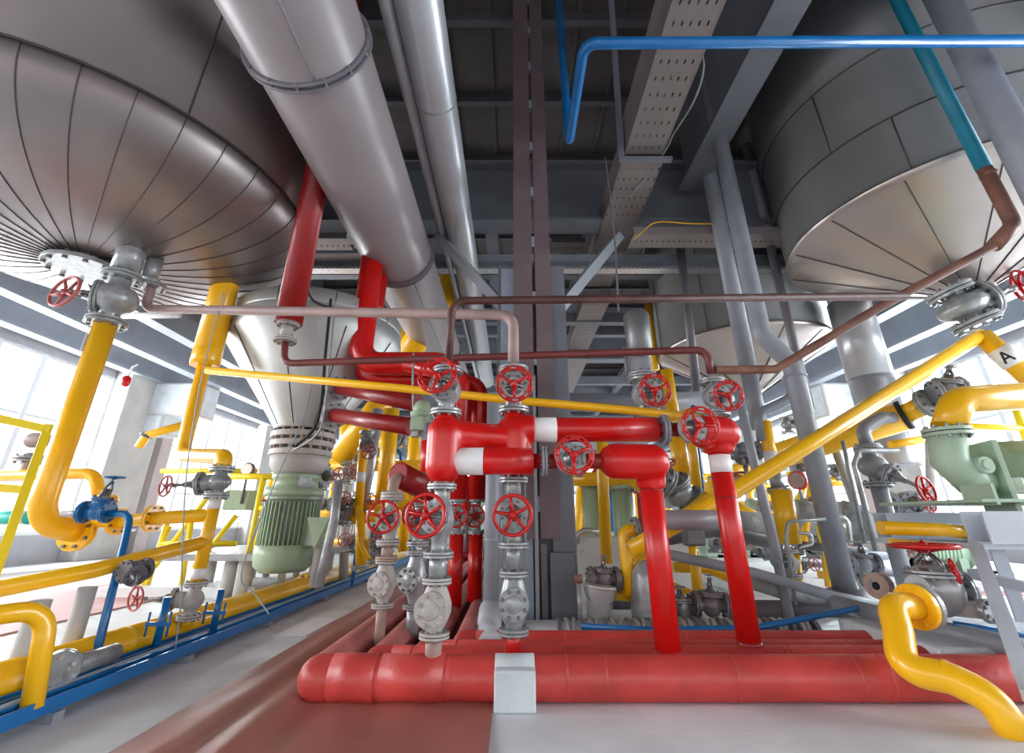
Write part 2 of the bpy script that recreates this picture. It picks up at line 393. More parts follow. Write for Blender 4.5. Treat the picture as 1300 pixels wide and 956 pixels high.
# main roof deck, purlins, side roofs
ZC = H + 6.55; XS = 5.6; ZS = H + 3.65
b = MB(); b.bx((-XS, YB, ZC), (XS, YE, ZC + .12), DECK)
x = -XS + .3
while x < XS:
    b.bx((x, YB, ZC - .055), (x + .05, YE, ZC), DECK); x += .62
struct('ceiling', b)
b = MB(); y = -3.55
while y < YE:
    b.ibeam((-XS, y, ZC - .21), (XS, y, ZC - .21), .10, .15, DECKB); y += 1.3
struct('ceiling_purlins', b)
for s, nm in ((-1, 'left'), (1, 'right')):
    b = MB(); b.bx((min(s * XS, s * (XW + .3)), YB, ZS), (max(s * XS, s * (XW + .3)), YE, ZS + .12), STEELL); struct('ceiling_aisle_' + nm, b)
    b = MB(); b.bx((min(s * XS, s * (XS + .12)), YB, ZS), (max(s * XS, s * (XS + .12)), YE, ZC + .12), STEEL); struct('wall_clerestory_' + nm, b)
    # long roof girders over the side aisle
    for k, xx in enumerate((5.75, 7.0, 8.15)):
        b = MB(); b.ibeam((s * xx, YB, H + 2.9), (s * xx, YE, H + 2.9), .24, .74, STEELL, .03, .02); struct('ceiling_beam', b)
    # outer wall: low panel, piers, header and windows
    b = MB(); b.bx((min(s * XW, s * (XW + .25)), YB, 0), (max(s * XW, s * (XW + .25)), YE, H - .25), WALLG); 
    b.bx((min(s * XW, s * (XW + .25)), YB, H + 2.8), (max(s * XW, s * (XW + .25)), YE, ZS), WALLG)
    struct('wall_' + nm, b)
    b = MB(); b.bx((min(s * (XW - .14), s * XW), YB, H - .27), (max(s * (XW - .14), s * XW), YE, H - .21), WALLW); struct('window_sill_' + nm, b)
    bay = 5.8; y0 = -1.3; n = 0
    while y0 < YE - 1:
        n += 1
        b = MB(); b.bx((min(s * (XW - .34), s * XW), y0 - .9, 0), (max(s * (XW - .34), s * XW), y0 + .25, ZS), PIER, .02)
        b.bx((min(s * (XW - .03), s * XW), y0 + .25, 0), (max(s * (XW - .03), s * XW), y0 + .65, ZS), WALLW); b.bx((min(s * (XW - .2), s * XW), y0 + .65, 0), (max(s * (XW - .2), s * XW), y0 + 1.0, ZS), PIERP, .02)
        if y0 > 2: b.bx((min(s * (XW - 1.4), s * XW), y0 - .2, H + 2.15), (max(s * (XW - 1.4), s * XW), y0 + .5, H + 2.92), CONCB, .05); b.bx((min(s * (XW - .7), s * XW), y0 - .2, H + 1.75), (max(s * (XW - .7), s * XW), y0 + .5, H + 2.2), CONCB, .05)
        struct('wall_pier_' + nm, b)
        y1 = min(y0 + bay, YE + .9)
        b = MB(); a0, a1 = y0 + 1.0, y1 - .9; z0, z1 = H - .25, H + 2.8; xf = s * (XW + .06)
        for k in range(6):
            yy = a0 + (a1 - a0) * k / 5; b.bx((xf - .05, yy - .045, z0), (xf + .05, yy + .045, z1), WALLW)
        for zz in (z0 + .02, z0 + .85, z0 + 1.95, z1 - .03): b.bx((xf - .03, a0, zz - .025), (xf + .03, a1, zz + .025), WALLW)
        w = struct('window_%d' % (n if s < 0 else n + 10), b)
        q = MB(); q.bx((xf - .006, a0, z0), (xf + .006, a1, z1), GLASS); q.build('window_pane', w)
        y0 += bay
# far end wall with a band of windows
b = MB(); b.bx((-XW, YE, 0), (XW, YE + .25, H + .1), WALLG); b.bx((-XW, YE, H + 2.9), (XW, YE + .25, ZC + .1), WALLG)
for k in range(7): b.bx((-XW + k * 2.75 , YE - .1, 0), (-XW + k * 2.75 + .5, YE + .25, H + 2.9), PIER)
struct('wall_far', b)
for k in range(6):
    x0 = -XW + k * 2.75 + .5; x1 = x0 + 2.25
    b = MB()
    for j in range(4): xx = x0 + (x1 - x0) * j / 3; b.bx((xx - .03, YE + .05, H + .1), (xx + .03, YE + .1, H + 2.9), WALLW)
    for zz in (H + .12, H + 1.2, H + 2.88): b.bx((x0, YE + .05, zz - .03), (x1, YE + .1, zz + .03), WALLW)
    w = struct('window_%d' % (21 + k), b); q = MB(); q.bx((x0, YE + .07, H + .1), (x1, YE + .08, H + 2.9), GLASS); q.build('window_pane', w)
# unseen rear wall, added to darken roof and tank tops, window band kept low
b = MB(); b.bx((-XW, -5.2, 0), (XW, -5.0, .5), WALLG); b.bx((-XW, -5.2, H + 1.7), (XW, -5.0, ZC), WALLG)
for k in range(8): b.bx((-XW + k * 2.38, -5.2, .5), (-XW + k * 2.38 + .45, -5.0, H + 1.7), PIER)
struct('wall_rear_light_block', b)
# cross girders of the main bay
for y, z0, z1, m in ((5.0, 3.55, 4.5, STEELL), (10.0, 3.4, 4.4, STEEL), (15.0, 3.4, 4.4, STEEL), (20.0, 3.4, 4.4, STEEL)):
    b = MB(); b.ibeam((-XS, y, H + z0), (XS, y, H + z0), .3, z1 - z0, STEEL, .04, .03); struct('ceiling_girder', b)
# deep longitudinal girder above the right hand tank
b = MB(); b.ibeam((2.33, YB, H + 4.0), (2.33, 4.85, H + 4.0), .31, 1.7, STEEL, .045, .03)
struct('ceiling_deep_girder', b)
for x in (-4.1,):
    b = MB(); b.ibeam((x, YB, H + 4.1), (x, 4.85, H + 5.0), .28, 1.1, STEEL, .04, .03); struct('ceiling_deep_girder', b)
# smaller framing seen between cross girders, beyond the first bay
for y, z, h in ((5.6, 3.3, .16), (6.6, 3.7, .2), (7.6, 3.3, .18), (8.7, 3.5, .2), (12.0, 3.4, .22), (17, 3.4, .2)):
    b = MB(); b.channel((-XS, y, H + z), (XS, y, H + z), .16, h, STEELL if y < 6 else STEEL); struct('ceiling_cross_channel', b)
for x in (-2.4, -.3, 1.2, 3.4):
    b = MB(); b.ibeam((x, 5.2, H + 3.9), (x, YE, H + 3.9), .18, .3, STEEL); struct('ceiling_secondary_beam', b)
# diagonal wind braces at the column head
b = MB()
for s in (-1, 1): b.prism([(-.05, -.05), (.05, -.05), (.05, .05), (-.05, .05)], (.2 + s * .25, 4.1, zy(395, 4.1)), (.2 + s * 1.1, 4.7, zy(300, 4.7)), STEELL)
struct('ceiling_knee_brace', b)

# ---------------------------------------------------------------- the built up steel column
yc = 3.98; col = thing('steel_column', 'tall built-up steel column in the middle, two channels joined by battens', 'column', (.19, yc, 0))
for a, c2, m, nm in ((-.175, .005, STEELM, 'channel'), (.035, .185, STEELM, 'channel')):
    b = MB(); b.channel((.19 + (a + c2) / 2, yc - .09, .6), (.19 + (a + c2) / 2, yc - .09, ZC), c2 - a, .10, m, .012, up=(0, 1, 0)); b.build(nm, col)
b = MB()
z = .8
while z < ZC:
    b.bx((.19 - .0, yc - .085, z), (.19 + .05, yc - .03, z + .12), STEELB); z += .62
b.build('batten_plates', col)
b = MB(); b.bx((.19 - .33, yc + .03, .0), (.19 + .33, yc + .06, zy(335, yc)), STEEL, .004)
b.bx((.19 - .04, yc + .06, .0), (.19 - .01, yc + .36, zy(335, yc)), STEEL); b.bx((.19 - .33, yc + .36, 0), (.19 + .33, yc + .39, zy(335, yc)), STEEL)
b.build('web_plate', col)
b = MB(); b.bx((.19 + .03, yc - .15, 0), (.19 + .075, yc - .09, zy(690, yc)), GREYD); b.bx((.19 - .01, yc - .22, 0), (.19 + .01, yc - .02, 1.9), GREY)
b.bx((.19 + .13, yc - .06, 0), (.19 + .31, yc + .03, zy(342, yc)), STEEL, .004); b.bx((.19 + .10, yc - .12, 0), (.19 + .29, yc - .06, zy(700, yc)), STEEL, .004)
b.bx((.19 - .30, yc - .02, 0), (.19 - .02, yc + .03, zy(342, yc)), STEELB, .004)
b.build('base_stiffener', col)

# ---------------------------------------------------------------- floor finishes, left of the red pipes
b = MB(); k = b.mi(REDFLOOR); n = 30; rows = []
for i in range(16):
    y = .9 + i * .42; row = []
    for j in range(n + 1):
        u = j / n; x = -1.38 + u * 1.3
        z = .012 + .028 * math.exp(-((u - .16) / .06) ** 2) + .03 * math.exp(-((u - .32) / .05) ** 2) + .01 * math.sin(i * 1.7 + j)
        if j in (0,): z = .0
        row.append(b.v((x, y, max(z, .004))))
    rows.append(row)
for a, c2 in zip(rows, rows[1:]):
    for j in range(n): b.f([a[j], a[j + 1], c2[j + 1], c2[j]], k)
b.build('floor_sheet', label='red-brown sheet with long folds laid on the floor left of the red pipes', cat='floor sheet')
b = MB(); b.bx((-4.9, 2.2, .002), (-3.5, 12, .012), PINK); struct('floor_walkway_left', b)
b = MB(); b.bx((3.0, 5.4, .002), (8.2, 6.6, .012), PINK); struct('floor_walkway_right', b)
a = [G(345, 808), G(432, 785), G(372, 808), G(455, 778)]
b = MB(); k = b.mi(WHITE)
p = [G(343, 808), G(388, 808), G(432, 785), G(398, 784)]
vs = [b.v(q + Vector((0, 0, .006))) for q in p]; v2 = [b.v(q + Vector((0, 0, .002))) for q in p]
b.f(vs, k, False); b.f(v2[::-1], k, False)
for i in range(4): b.f([vs[i], v2[i], v2[(i + 1) % 4], vs[(i + 1) % 4]], k, False)
b.build('paper_sheet', label='white sheet of paper lying on the concrete beside the red floor sheet', cat='paper')
# low equipment plinths
for nm, lo, hi in (('plinth', (-4.2, 5.2, 0), (-2.6, 9.5, .10)), ('plinth', (2.4, 5.6, 0), (7.6, 9.5, .12))):
    b = MB(); b.bx(lo, hi, CONC, .01); struct('floor_' + nm, b)
b = MB(); b.bx((.62, 4.9, 0), (1.75, 6.8, .58), CONC, .01); struct('floor_machine_block', b)
# =====================================================================  VESSELS AND OVERHEAD DUCTS
def ring_pts(c, r, z, n=72, a0=0, a1=2 * PI): return [(c[0] + r * math.cos(a0 + (a1 - a0) * i / n), c[1] + r * math.sin(a0 + (a1 - a0) * i / n), z) for i in range(n + (0 if abs(a1 - a0 - 2 * PI) < 1e-6 else 1))]

# --- large dished tank, upper left
tc, tr, tz, td = (-3.60, 3.32), 1.655, H + 2.6, .62
tank = thing('storage_tank', 'huge aluminium-clad tank at upper left with a ribbed dished bottom', 'tank', (tc[0], tc[1], tz - td))
def dish(a): return tr * max(math.cos(a), 0) ** .72, tz - td * math.sin(a) ** 1.1     # a from 0 (rim) to 90 deg (centre)
b = MB(); b.lathe([(tz + 2.62 - ZC + ZC - .0, tr)] and [(tz, tr), (ZC - .01, tr)], CLAD, (tc[0], tc[1], 0), (0, 0, 1), 96)
for ang in (-75, -35, 10, 100, 200):
    a = math.radians(ang); b.tube([(tc[0] + (tr + .002) * math.cos(a), tc[1] + (tr + .002) * math.sin(a), tz + .02), (tc[0] + (tr + .002) * math.cos(a), tc[1] + (tr + .002) * math.sin(a), ZC - .02)], .007, SEAM, 6)
b.build('shell', tank)
b = MB()
b.lathe([(dish(a)[1], max(dish(a)[0], 0)) for a in [PI / 2 * i / 22 for i in range(23)]][::-1], CLAD, (tc[0], tc[1], 0), (0, 0, 1), 96)
b.tube(ring_pts(tc, tr + .004, tz), .007, SEAM, 6, closed=True)
NG = 38
for i in range(NG):
    a = 2 * PI * i / NG + .05
    pts = []
    for j in range(15):
        rr, zz = dish(PI / 2 * (j / 14) * .965); rr += .003; zz -= .003
        pts.append((tc[0] + rr * math.cos(a), tc[1] + rr * math.sin(a), zz))
    b.tube(pts, .0038, SEAM, 5)
b.build('dished_bottom', tank)
# manhole under the dish
b = MB(); mc = Vector((tc[0] + .05, tc[1] - .02, tz - td))
b.lathe([(0, .20), (-.05, .20)], GREYL, mc + Vector((0, 0, .03)), Z, 28); b.disc(mc + Vector((0, 0, -.05)), Z, .27, .035, GREYL, 32); b.bolts(mc + Vector((0, 0, -.05)), Z, .24, 12, .018, .08, BOLT)
b.build('manhole', tank)
# nozzle with its flange
p0 = W(172, 318, 3.18); p1 = W(158, 345, 3.18)
nx, ny = W(135, 410, 3.15).x, 3.15
b = MB(); b.tube([(nx, ny, zy(345, ny)), (nx, ny, zy(306, ny))], .095, GREYL, 24); b.build('outlet_nozzle', tank)
q = W(190, 352, 3.30)
b = MB(); b.tube([(q.x, q.y, q.z - .02), (q.x, q.y, q.z + .16)], .06, GREYL, 20); b.build('drain_nozzle', tank)

# --- right hand tank with skirt bands and conical bottom
tc2, tr2, tz2 = (4.59, 4.08), 1.46, H + 2.8
tank2 = thing('storage_tank', 'huge dull grey clad tank at upper right with a shallow conical bottom', 'tank', (tc2[0], tc2[1], H + 2.1))
b = MB(); zb = tz2 + .62
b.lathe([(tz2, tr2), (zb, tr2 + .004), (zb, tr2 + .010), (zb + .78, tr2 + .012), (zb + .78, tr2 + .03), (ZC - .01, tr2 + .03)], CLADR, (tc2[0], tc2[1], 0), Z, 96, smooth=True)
b.tube(ring_pts(tc2, tr2 + .010, zb), .008, SEAM, 6, closed=True); b.tube(ring_pts(tc2, tr2 + .02, zb + .78), .008, SEAM, 6, closed=True)
for ang, za, zc2 in ((-140, tz2, zb), (-100, tz2, zb), (-62, tz2, zb), (-160, zb, zb + .78), (-118, zb, zb + .78), (-80, zb, zb + .78), (-130, zb + .78, ZC), (-95, zb + .78, ZC), (-170, zb + .78, ZC)):
    a = math.radians(ang); b.tube([(tc2[0] + (tr2 + .012) * math.cos(a), tc2[1] + (tr2 + .012) * math.sin(a), za + .02), (tc2[0] + (tr2 + .022) * math.cos(a), tc2[1] + (tr2 + .022) * math.sin(a), zc2 - .02)], .006, SEAM, 6)
b.build('shell', tank2)
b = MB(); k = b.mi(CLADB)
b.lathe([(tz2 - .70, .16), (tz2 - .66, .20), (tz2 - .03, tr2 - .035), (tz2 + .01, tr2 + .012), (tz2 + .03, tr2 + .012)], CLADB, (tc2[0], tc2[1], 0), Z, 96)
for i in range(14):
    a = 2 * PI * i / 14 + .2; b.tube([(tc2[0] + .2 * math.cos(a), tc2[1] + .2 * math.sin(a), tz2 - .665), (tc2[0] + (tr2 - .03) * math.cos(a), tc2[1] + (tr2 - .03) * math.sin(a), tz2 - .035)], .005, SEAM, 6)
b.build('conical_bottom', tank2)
b = MB(); b.lathe([(0, .18), (-.10, .16)], SEAM, (tc2[0], tc2[1], tz2 - .69), Z, 24); b.build('outlet_collar', tank2)

# --- conical mixer vessel, left of centre
mY = 4.6; m0 = W(408, 420, mY); mx = m0.x
mr = R(104, m0)
ves = thing('mixing_vessel', 'pale clad vessel with a long conical bottom, hanging left of the red pipes', 'vessel', (mx, mY, zy(545, mY)))
b = MB(); zt = zy(352, mY - mr) - .1; zs = zy(424, mY); zsh = zy(446, mY); zn = zy(548, mY)
b.lathe([(zs, mr), (zs + .02, mr * 1.004), (zt, mr), (zt + .06, mr * .9), (zt + .1, mr * .55), (zt + .11, 0)], CLADW, (mx, mY, 0), Z, 64)
for ang in (-150, -95, -60, -20): a = math.radians(ang); b.tube([(mx + (mr + .002) * math.cos(a), mY + (mr + .002) * math.sin(a), zs), (mx + (mr + .002) * math.cos(a), mY + (mr + .002) * math.sin(a), zt)], .005, SEAM, 5)
b.build('shell', ves)
b = MB(); rn = R(39, W(386, 548, mY))
b.lathe([(zn, rn), (zn + .02, rn), (zsh, mr * 1.03), (zs + .01, mr * 1.0), (zs + .03, mr * .99)], CLADW, (mx, mY, 0), Z, 64)
for i in range(10):
    a = 2 * PI * i / 10 + .35; b.tube([(mx + (rn + .003) * math.cos(a), mY + (rn + .003) * math.sin(a), zn + .03), (mx + (mr * 1.03 + .003) * math.cos(a), mY + (mr * 1.03 + .003) * math.sin(a), zsh)], .006, SEAM, 5)
b.build('conical_bottom', ves)
b = MB(); cz = (mx, mY, 0)
b.lathe([(zn - .02, rn * 1.0), (zn - .05, rn * 1.02)], DARK, cz, Z, 36)
for kz in (0, 1, 2): b.disc((mx, mY, zn - .05 - kz * .085), Z, rn * (1.05 - .02 * kz), .055, GREYW, 36)
b.bolts((mx, mY, zn - .10), Z, rn * .94, 18, .014, .20, TAN)
b.lathe([(zn - .25, rn * .95), (zn - .34, rn * .92), (zn - .42, rn * .72)], PIER, cz, Z, 36)
b.build('mounting_flange', ves)
mot = thing('agitator_motor', 'pale green finned vertical motor hanging below the conical vessel', 'motor', (mx, mY, zy(728, mY)))
zk = zn - .42; z1 = zy(622, mY); z2 = zy(640, mY); z3 = zy(694, mY); z4 = zy(727, mY); rl = rn * .70; rm = R(38, W(372, 680, mY))
b = MB(); b.lathe([(zk, rl * 1.1), (zk - .04, rl * 1.1), (zk - .05, rl), (z1 + .02, rl), (z1, rl * 1.3), (z1 - .06, rl * 1.35)], GREEN, cz, Z, 36)
b.build('lantern', mot)
b = MB(); b.box((mx + rl * .72, mY - rl * .72, (zk + z1) / 2), (.12, .03, (zk - z1) * .75), GREYL, x=(1, 1, 0)); b.build('inspection_plate', mot)
b = MB(); b.disc((mx, mY, z1 - .07), Z, rm * .98, .05, GREEND, 32); b.bolts((mx, mY, z1 - .03), Z, rm * .85, 10, .02, .08, GREEND); b.build('motor_flange', mot)
b = MB(); b.lathe([(z3, rm * .9), (z1 - .09, rm * .9)], GREEND, cz, Z, 40)
for i in range(40):
    a = 2 * PI * i / 40; d = Vector((math.cos(a), math.sin(a), 0))
    b.box(Vector((mx, mY, (z3 + z1 - .1) / 2)) + d * rm * .95, (rm * .16, .008, z1 - .12 - z3), GREEN, x=d)
b.build('finned_housing', mot)
b = MB(); b.lathe([(z3 + .02, rm * 1.05), (z3 - .06, rm * 1.06), (z4 + .06, rm * 1.0), (z4 + .01, rm * .8), (z4, 0)], GREEN, cz, Z, 40); b.build('fan_cover', mot)
b = MB(); b.box((mx + rm * 1.1, mY - rm * .35, (z1 + z3) / 2 - .12), (.16, .14, .24), GREEND, x=(1, -.3, 0), bev=.012); b.build('terminal_box', mot)

# --- tanks beyond, right of centre
def far_tank(name, label, px, py, Y, rp, top, cone, tip, m=CLADR, mb_=CLADB, nc=12, bright=False):
    c = W(px, py, Y); r = R(rp, c); t = thing(name, label, 'tank', (c.x, Y, zy(tip, Y)))
    zt_, zc_, zp = min(zy(top, Y), ZC - .1), zy(cone, Y), zy(tip, Y)
    b = MB(); b.lathe([(zc_, r), (zc_ + (zt_ - zc_) * .55, r * 1.002), (zc_ + (zt_ - zc_) * .55, r * 1.012), (zt_, r * 1.012), (zt_ + .12, r * .7), (zt_ + .2, 0)], m, (c.x, Y, 0), Z, 64)
    for i in range(8): a = 2 * PI * i / 8; b.tube([(c.x + r * 1.01 * math.cos(a), Y + r * 1.01 * math.sin(a), zc_), (c.x + r * 1.014 * math.cos(a), Y + r * 1.014 * math.sin(a), zt_)], .007, SEAM, 5)
    b.build('shell', t)
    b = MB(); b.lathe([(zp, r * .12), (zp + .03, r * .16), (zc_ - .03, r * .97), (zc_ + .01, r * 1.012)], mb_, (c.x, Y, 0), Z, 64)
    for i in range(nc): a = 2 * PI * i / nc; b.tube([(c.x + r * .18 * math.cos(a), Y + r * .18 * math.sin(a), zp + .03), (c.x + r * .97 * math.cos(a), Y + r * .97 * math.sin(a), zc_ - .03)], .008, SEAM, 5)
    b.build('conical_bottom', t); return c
far_tank('storage_tank', 'grey clad tank behind the rusty pipe at right, wide flat cone below', 940, 440, 6.9, 108, 300, 448, 500, CLADR, CLADB)
0 and far_tank('storage_tank', 'smaller ribbed grey tank between the far cable tray and the wide tank', 835, 470, 9.0, 52, 395, 520, 545, CLADR, CLADR)
0 and far_tank('storage_tank', 'plain grey tank glimpsed behind the red riser and big duct', 505, 400, 8.2, 62, 330, 470, 520, CLADR, CLADR)

# --- large overhead duct
dz, dx, dr = H + 2.8, -1.295, .37
duct = thing('ventilation_duct', 'very large light grey round duct running overhead from top left', 'duct', (dx, -1, dz - dr))
b = MB(); b.tube([(dx, -1.2, dz), (dx, 9.5, dz)], dr, MAUVE, 64)
a = math.radians(-72); b.tube([(dx + dr * math.cos(a), -1.2, dz + dr * math.sin(a)), (dx + dr * math.cos(a), 2.0, dz + dr * math.sin(a))], .007, SILVER, 6)
a = math.radians(-60); b.tube([(dx + dr * math.cos(a), 4.55, dz + dr * math.sin(a)), (dx + dr * math.cos(a), 9.4, dz + dr * math.sin(a))], .003, GREYD, 6)
b.build('duct_shell', duct)
for y in (2.0, 4.5, 7.6):
    b = MB()
    for s in (-1, 1): b.lathe([(-.004, dr), (-.004, dr + .035), (.004, dr + .035), (.004, dr)], GREYD, (dx, y + s * .02, dz), Yv, 64)
    b.lathe([(-.016, dr + .012), (.016, dr + .012)], GREYD, (dx, y, dz), Yv, 64)
    b.bolts((dx, y, dz), Yv, dr + .02, 14, .008, .07, MAUVE); b.build('duct_flange', duct)
b = MB(); b.bx((-1.95, -.5, dz + .02), (-1.50, 1.62, dz + .42), MAUVE, .006)
for k in (0, 1): b.bx((-1.99, 1.58 , dz - .02 ), (-1.46, 1.66, dz + .46), MAUVE, .005) if k else b.bx((-1.96, -.5, dz), (-1.93, 1.6, dz + .03), MAUVE)
b.build('duct_branch', label='boxed rectangular duct beside the large round duct at the top edge', cat='duct')
# --- long silver pipe with its thin companion
pz, pxx = H + 3.2, -.62
pipe('overhead_pipe', 'long straight silver overhead pipe, right of the large duct', SILVER, [(pxx, -1.2, pz), (pxx, 11, pz)], .163, seg=40, colls=[((pxx, 2.75, pz), Yv, .166, .04), ((pxx, 6.2, pz), Yv, .166, .04)])
pipe('overhead_pipe', 'thin silver pipe hugging the left side of the long silver pipe', SILVER, [(pxx - .215, -1.2, pz - .01), (pxx - .215, 11, pz - .01)], .05, seg=20)

# --- perforated overhead cable trays
def tray(label, x0, x1, z, y0, y1, h=.11, m=None):
    t = thing('cable_tray', label, 'cable tray', ((x0 + x1) / 2, (y0 + y1) / 2, z))
    b = MB(); b.bx((x0, y0, z), (x1, y1, z + .004), PERF); b.build('tray_bottom', t)
    b = MB(); b.bx((x0 - .006, y0, z - .004), (x0, y1, z + h), MAUVE); b.bx((x1, y0, z - .004), (x1 + .006, y1, z + h), MAUVE)
    b.bx((x0 - .03, y0, z + h), (x0 + .0, y1, z + h + .006), MAUVE); b.build('tray_sides', t)
    return t
tray('wide perforated grey cable tray overhead, nearest length right of the column', 1.20, 1.59, H + 3.6, -1.2, 3.78, .34)
tray('perforated cable tray continuing beyond the step at the hanger strut', 1.17, 1.60, H + 3.53, 3.80, 6.6, .22)
tray('farther perforated cable tray length running under the lattice rail', 1.17, 1.60, H + 3.32, 6.62, 9.0, .16)
tray('farthest perforated cable tray length behind the maroon pipe', 1.17, 1.60, H + 3.12, 9.02, 15.0, .14)
b = MB(); a_ = W(773, 25, 3.15); b.prism([(-.03, -.03), (.03, -.03), (.03, .03), (-.03, .03)], (1.02, 2.9, ZC - .1), (1.16, 3.79, H + 3.55), STEEL)
b.bx((1.12, 3.74, H + 3.50), (1.68, 3.80, H + 3.54), STEEL)
b.build('tray_hanger', label='slanting dark hanger strut holding the cable tray at its step', cat='hanger')
def wire(name, label, m, pts, r=.006, cat='cable'):
    b = MB(); P = [Vector(p) for p in pts]; S = []
    for i in range(len(P) - 1):
        p0, p1, p2, p3 = P[max(i - 1, 0)], P[i], P[i + 1], P[min(i + 2, len(P) - 1)]
        for j in range(6):
            t = j / 6; S.append(.5 * ((2 * p1) + (-p0 + p2) * t + (2 * p0 - 5 * p1 + 4 * p2 - p3) * t * t + (-p0 + 3 * p1 - 3 * p2 + p3) * t ** 3))
    S.append(P[-1]); b.tube(S, r, m, 6)
    return b.build(name, label=label, cat=cat)
wire('cable', 'loose grey cable hanging beside the nearest perforated tray', GREYL, [W(890, 60, 2.9), W(893, 90, 3.0), W(880, 130, 3.2), W(855, 170, 3.6), W(842, 195, 3.8), W(800, 250, 4.3)], .010)
wire('cable', 'thin dark wire hanging down past the cable tray and brown pipe', GREYD, [W(768, 200, 3.7), W(773, 240, 3.6), W(780, 300, 3.5), W(783, 350, 3.4), W(785, 395, 3.4)], .008)
wire('cable', 'yellow cable sagging from the cross tray on the right', YEL, [W(805, 304, 4.6), W(815, 295, 4.6), W(835, 282, 4.6), W(880, 284, 4.6), W(930, 284, 4.6)], .008)
# cross trays
def cross_tray(label, xa, xb, y, z, w=.22, h=.07, m=MAUVE, lat=False, yl=False):
    t = thing('cable_tray', label, 'cable tray', ((xa + xb) / 2, y, z))
    b = MB(); b.bx((xa, y, z), (xb, y + w, z + .004), PERF if not lat else CHROME)
    b.build('tray_bottom', t)
    b = MB(); b.bx((xa, y - .005, z), (xb, y, z + h), m); b.bx((xa, y + w, z), (xb, y + w + .005, z + h), m)
    if lat:
        x = xa
        while x < xb: b.tube([(x, y - .012, z + .004), (x + .03, y - .012, z + .035)], .004, CHROME, 5); b.tube([(x + .03, y - .012, z + .035), (x + .06, y - .012, z + .004)], .004, CHROME, 5); x += .06
    b.build('tray_sides', t)
a, c2 = W(300, 345, 5.4), W(1040, 335, 5.4)
cross_tray('narrow lattice-edged tray crossing the whole hall in front of the far tanks', a.x, c2.x, 5.4, zy(341, 5.4), .14, .11, STEEL, True)
a, c2 = W(805, 300, 4.7), W(1000, 300, 4.7); cross_tray('slotted cross tray under the grey girder right of the column', a.x, c2.x + .3, 4.7, zy(297, 4.7), .3, .10)
a, c2 = W(340, 300, 4.7), W(440, 300, 4.7); cross_tray('slotted cross tray behind the upper dark red pipe, upper length', a.x - .3, c2.x, 4.7, zy(303, 4.7), .25, .08, STEELL)
a, c2 = W(345, 325, 5.2), W(470, 325, 5.2); cross_tray('slotted cross tray behind the dark red pipe, lower length', a.x, c2.x, 5.2, zy(322, 5.2), .25, .08, STEELL)
for i, (x0, x1, py, Y, lab) in enumerate(((470, 660, 250, 5.4, 'dark cross tray left of the column head, upper one'), (560, 660, 283, 5.8, 'dark cross tray left of the column head, lower one'), (700, 770, 283, 5.8, 'dark cross tray just right of the column, upper one'), (700, 760, 308, 6.2, 'dark cross tray just right of the column, lower one'))):
    a, c2 = W(x0, py, Y), W(x1, py, Y); cross_tray(lab, a.x, c2.x, Y, a.z, .28, .13)
for px, py, Y in ((505, 232, 5.0),):
    a = W(px, py, Y); b = MB(); b.bx((a.x, Y + .2, a.z - .15), (a.x + 1.35, Y + .5, a.z + .22), STEEL, .03); b.build('junction_duct', label='dark boxy duct piece against the cross girder between the overhead pipes', cat='duct')
# =====================================================================  CENTRAL RED MANIFOLD
YA, YBb = 2.44, 2.62
F_ = lambda v: (v[0], v[1], v[2])
# floor headers: four wrapped red pipes, each running back along the hall and turning right
zf = .085
hd = [(-.86, 2.44, .088, 2.62, 'frontmost wrapped red pipe on the floor, turning right beside the grey pad'),
      (-.66, 2.69, .078, 3.35, 'second wrapped red floor pipe, directly behind the frontmost one'),
      (-.46, 2.88, .070, 3.3, 'third wrapped red floor pipe from the front'),
      (-.27, 3.08, .072, 3.2, 'rearmost of the four wrapped red floor pipes')]
for i, (x, y, r, xe, lab) in enumerate(hd):
    t = thing('floor_pipe', lab, 'pipe', (x, y, 0))
    b = MB(); b.tube([(x + .0, y, r), (x + .5, y, r), (xe - .5, y, r), (xe, y, r)], r, REDF, 28, bend=.3)
    b.capsule((x, y, r), (x + .05, y, r), r * 1.03, REDF, 28)
    b.build('cross_run', t)
    b = MB(); b.tube([(x, y, r), (x, y + .4, r), (x, 9.0, r)], r * .97, REDK, 24); b.build('long_run', t)
    for k in range(9):
        xx = x + .16 + k * (.37 + .05 * ((k * 7 + i) % 3)); 
        if xx > xe - .2: break
        b = MB(); b.lathe([(-.006, r * 1.0), (0, r * 1.03), (.006, r * 1.0)], REDF, (xx, y, r), X, 28); b.build('wrap_joint', t)
    if i == 0:
        b = MB(); b.lathe([(-.14, r * 1.035), (.14, r * 1.03)], REDF, (x + .42, y, r), X, 28)
        b.lathe([(-.10, r * 1.06), (.10, r * 1.05)], REDF, (x + .16, y, r), X, 28); b.build('wrap_patch', t)
# grey pad over the front pipe
g = G(654, 852, .17); b = MB(); x0 = -.075; 
b.lathe([(-.088, .091), (.088, .091)], CONCB, (.012, 2.44, .088), X, 28)
b.bx((-.076, 2.30, 0), (.100, 2.365, .15), CONCB, .01)
b.build('pipe_saddle', label='rough grey saddle pad wrapped over the frontmost red floor pipe', cat='saddle')

# ---- column A (left stack)
A = W(563, 585, YA)
def AP(py): return Vector((A.x, YA, zy(py, YA)))
Bq = W(652, 585, YBb)
def BP(py): return Vector((Bq.x, YBb, zy(py, YBb)))
fr = R(19.5, AP(700)); rp = R(11, AP(700))
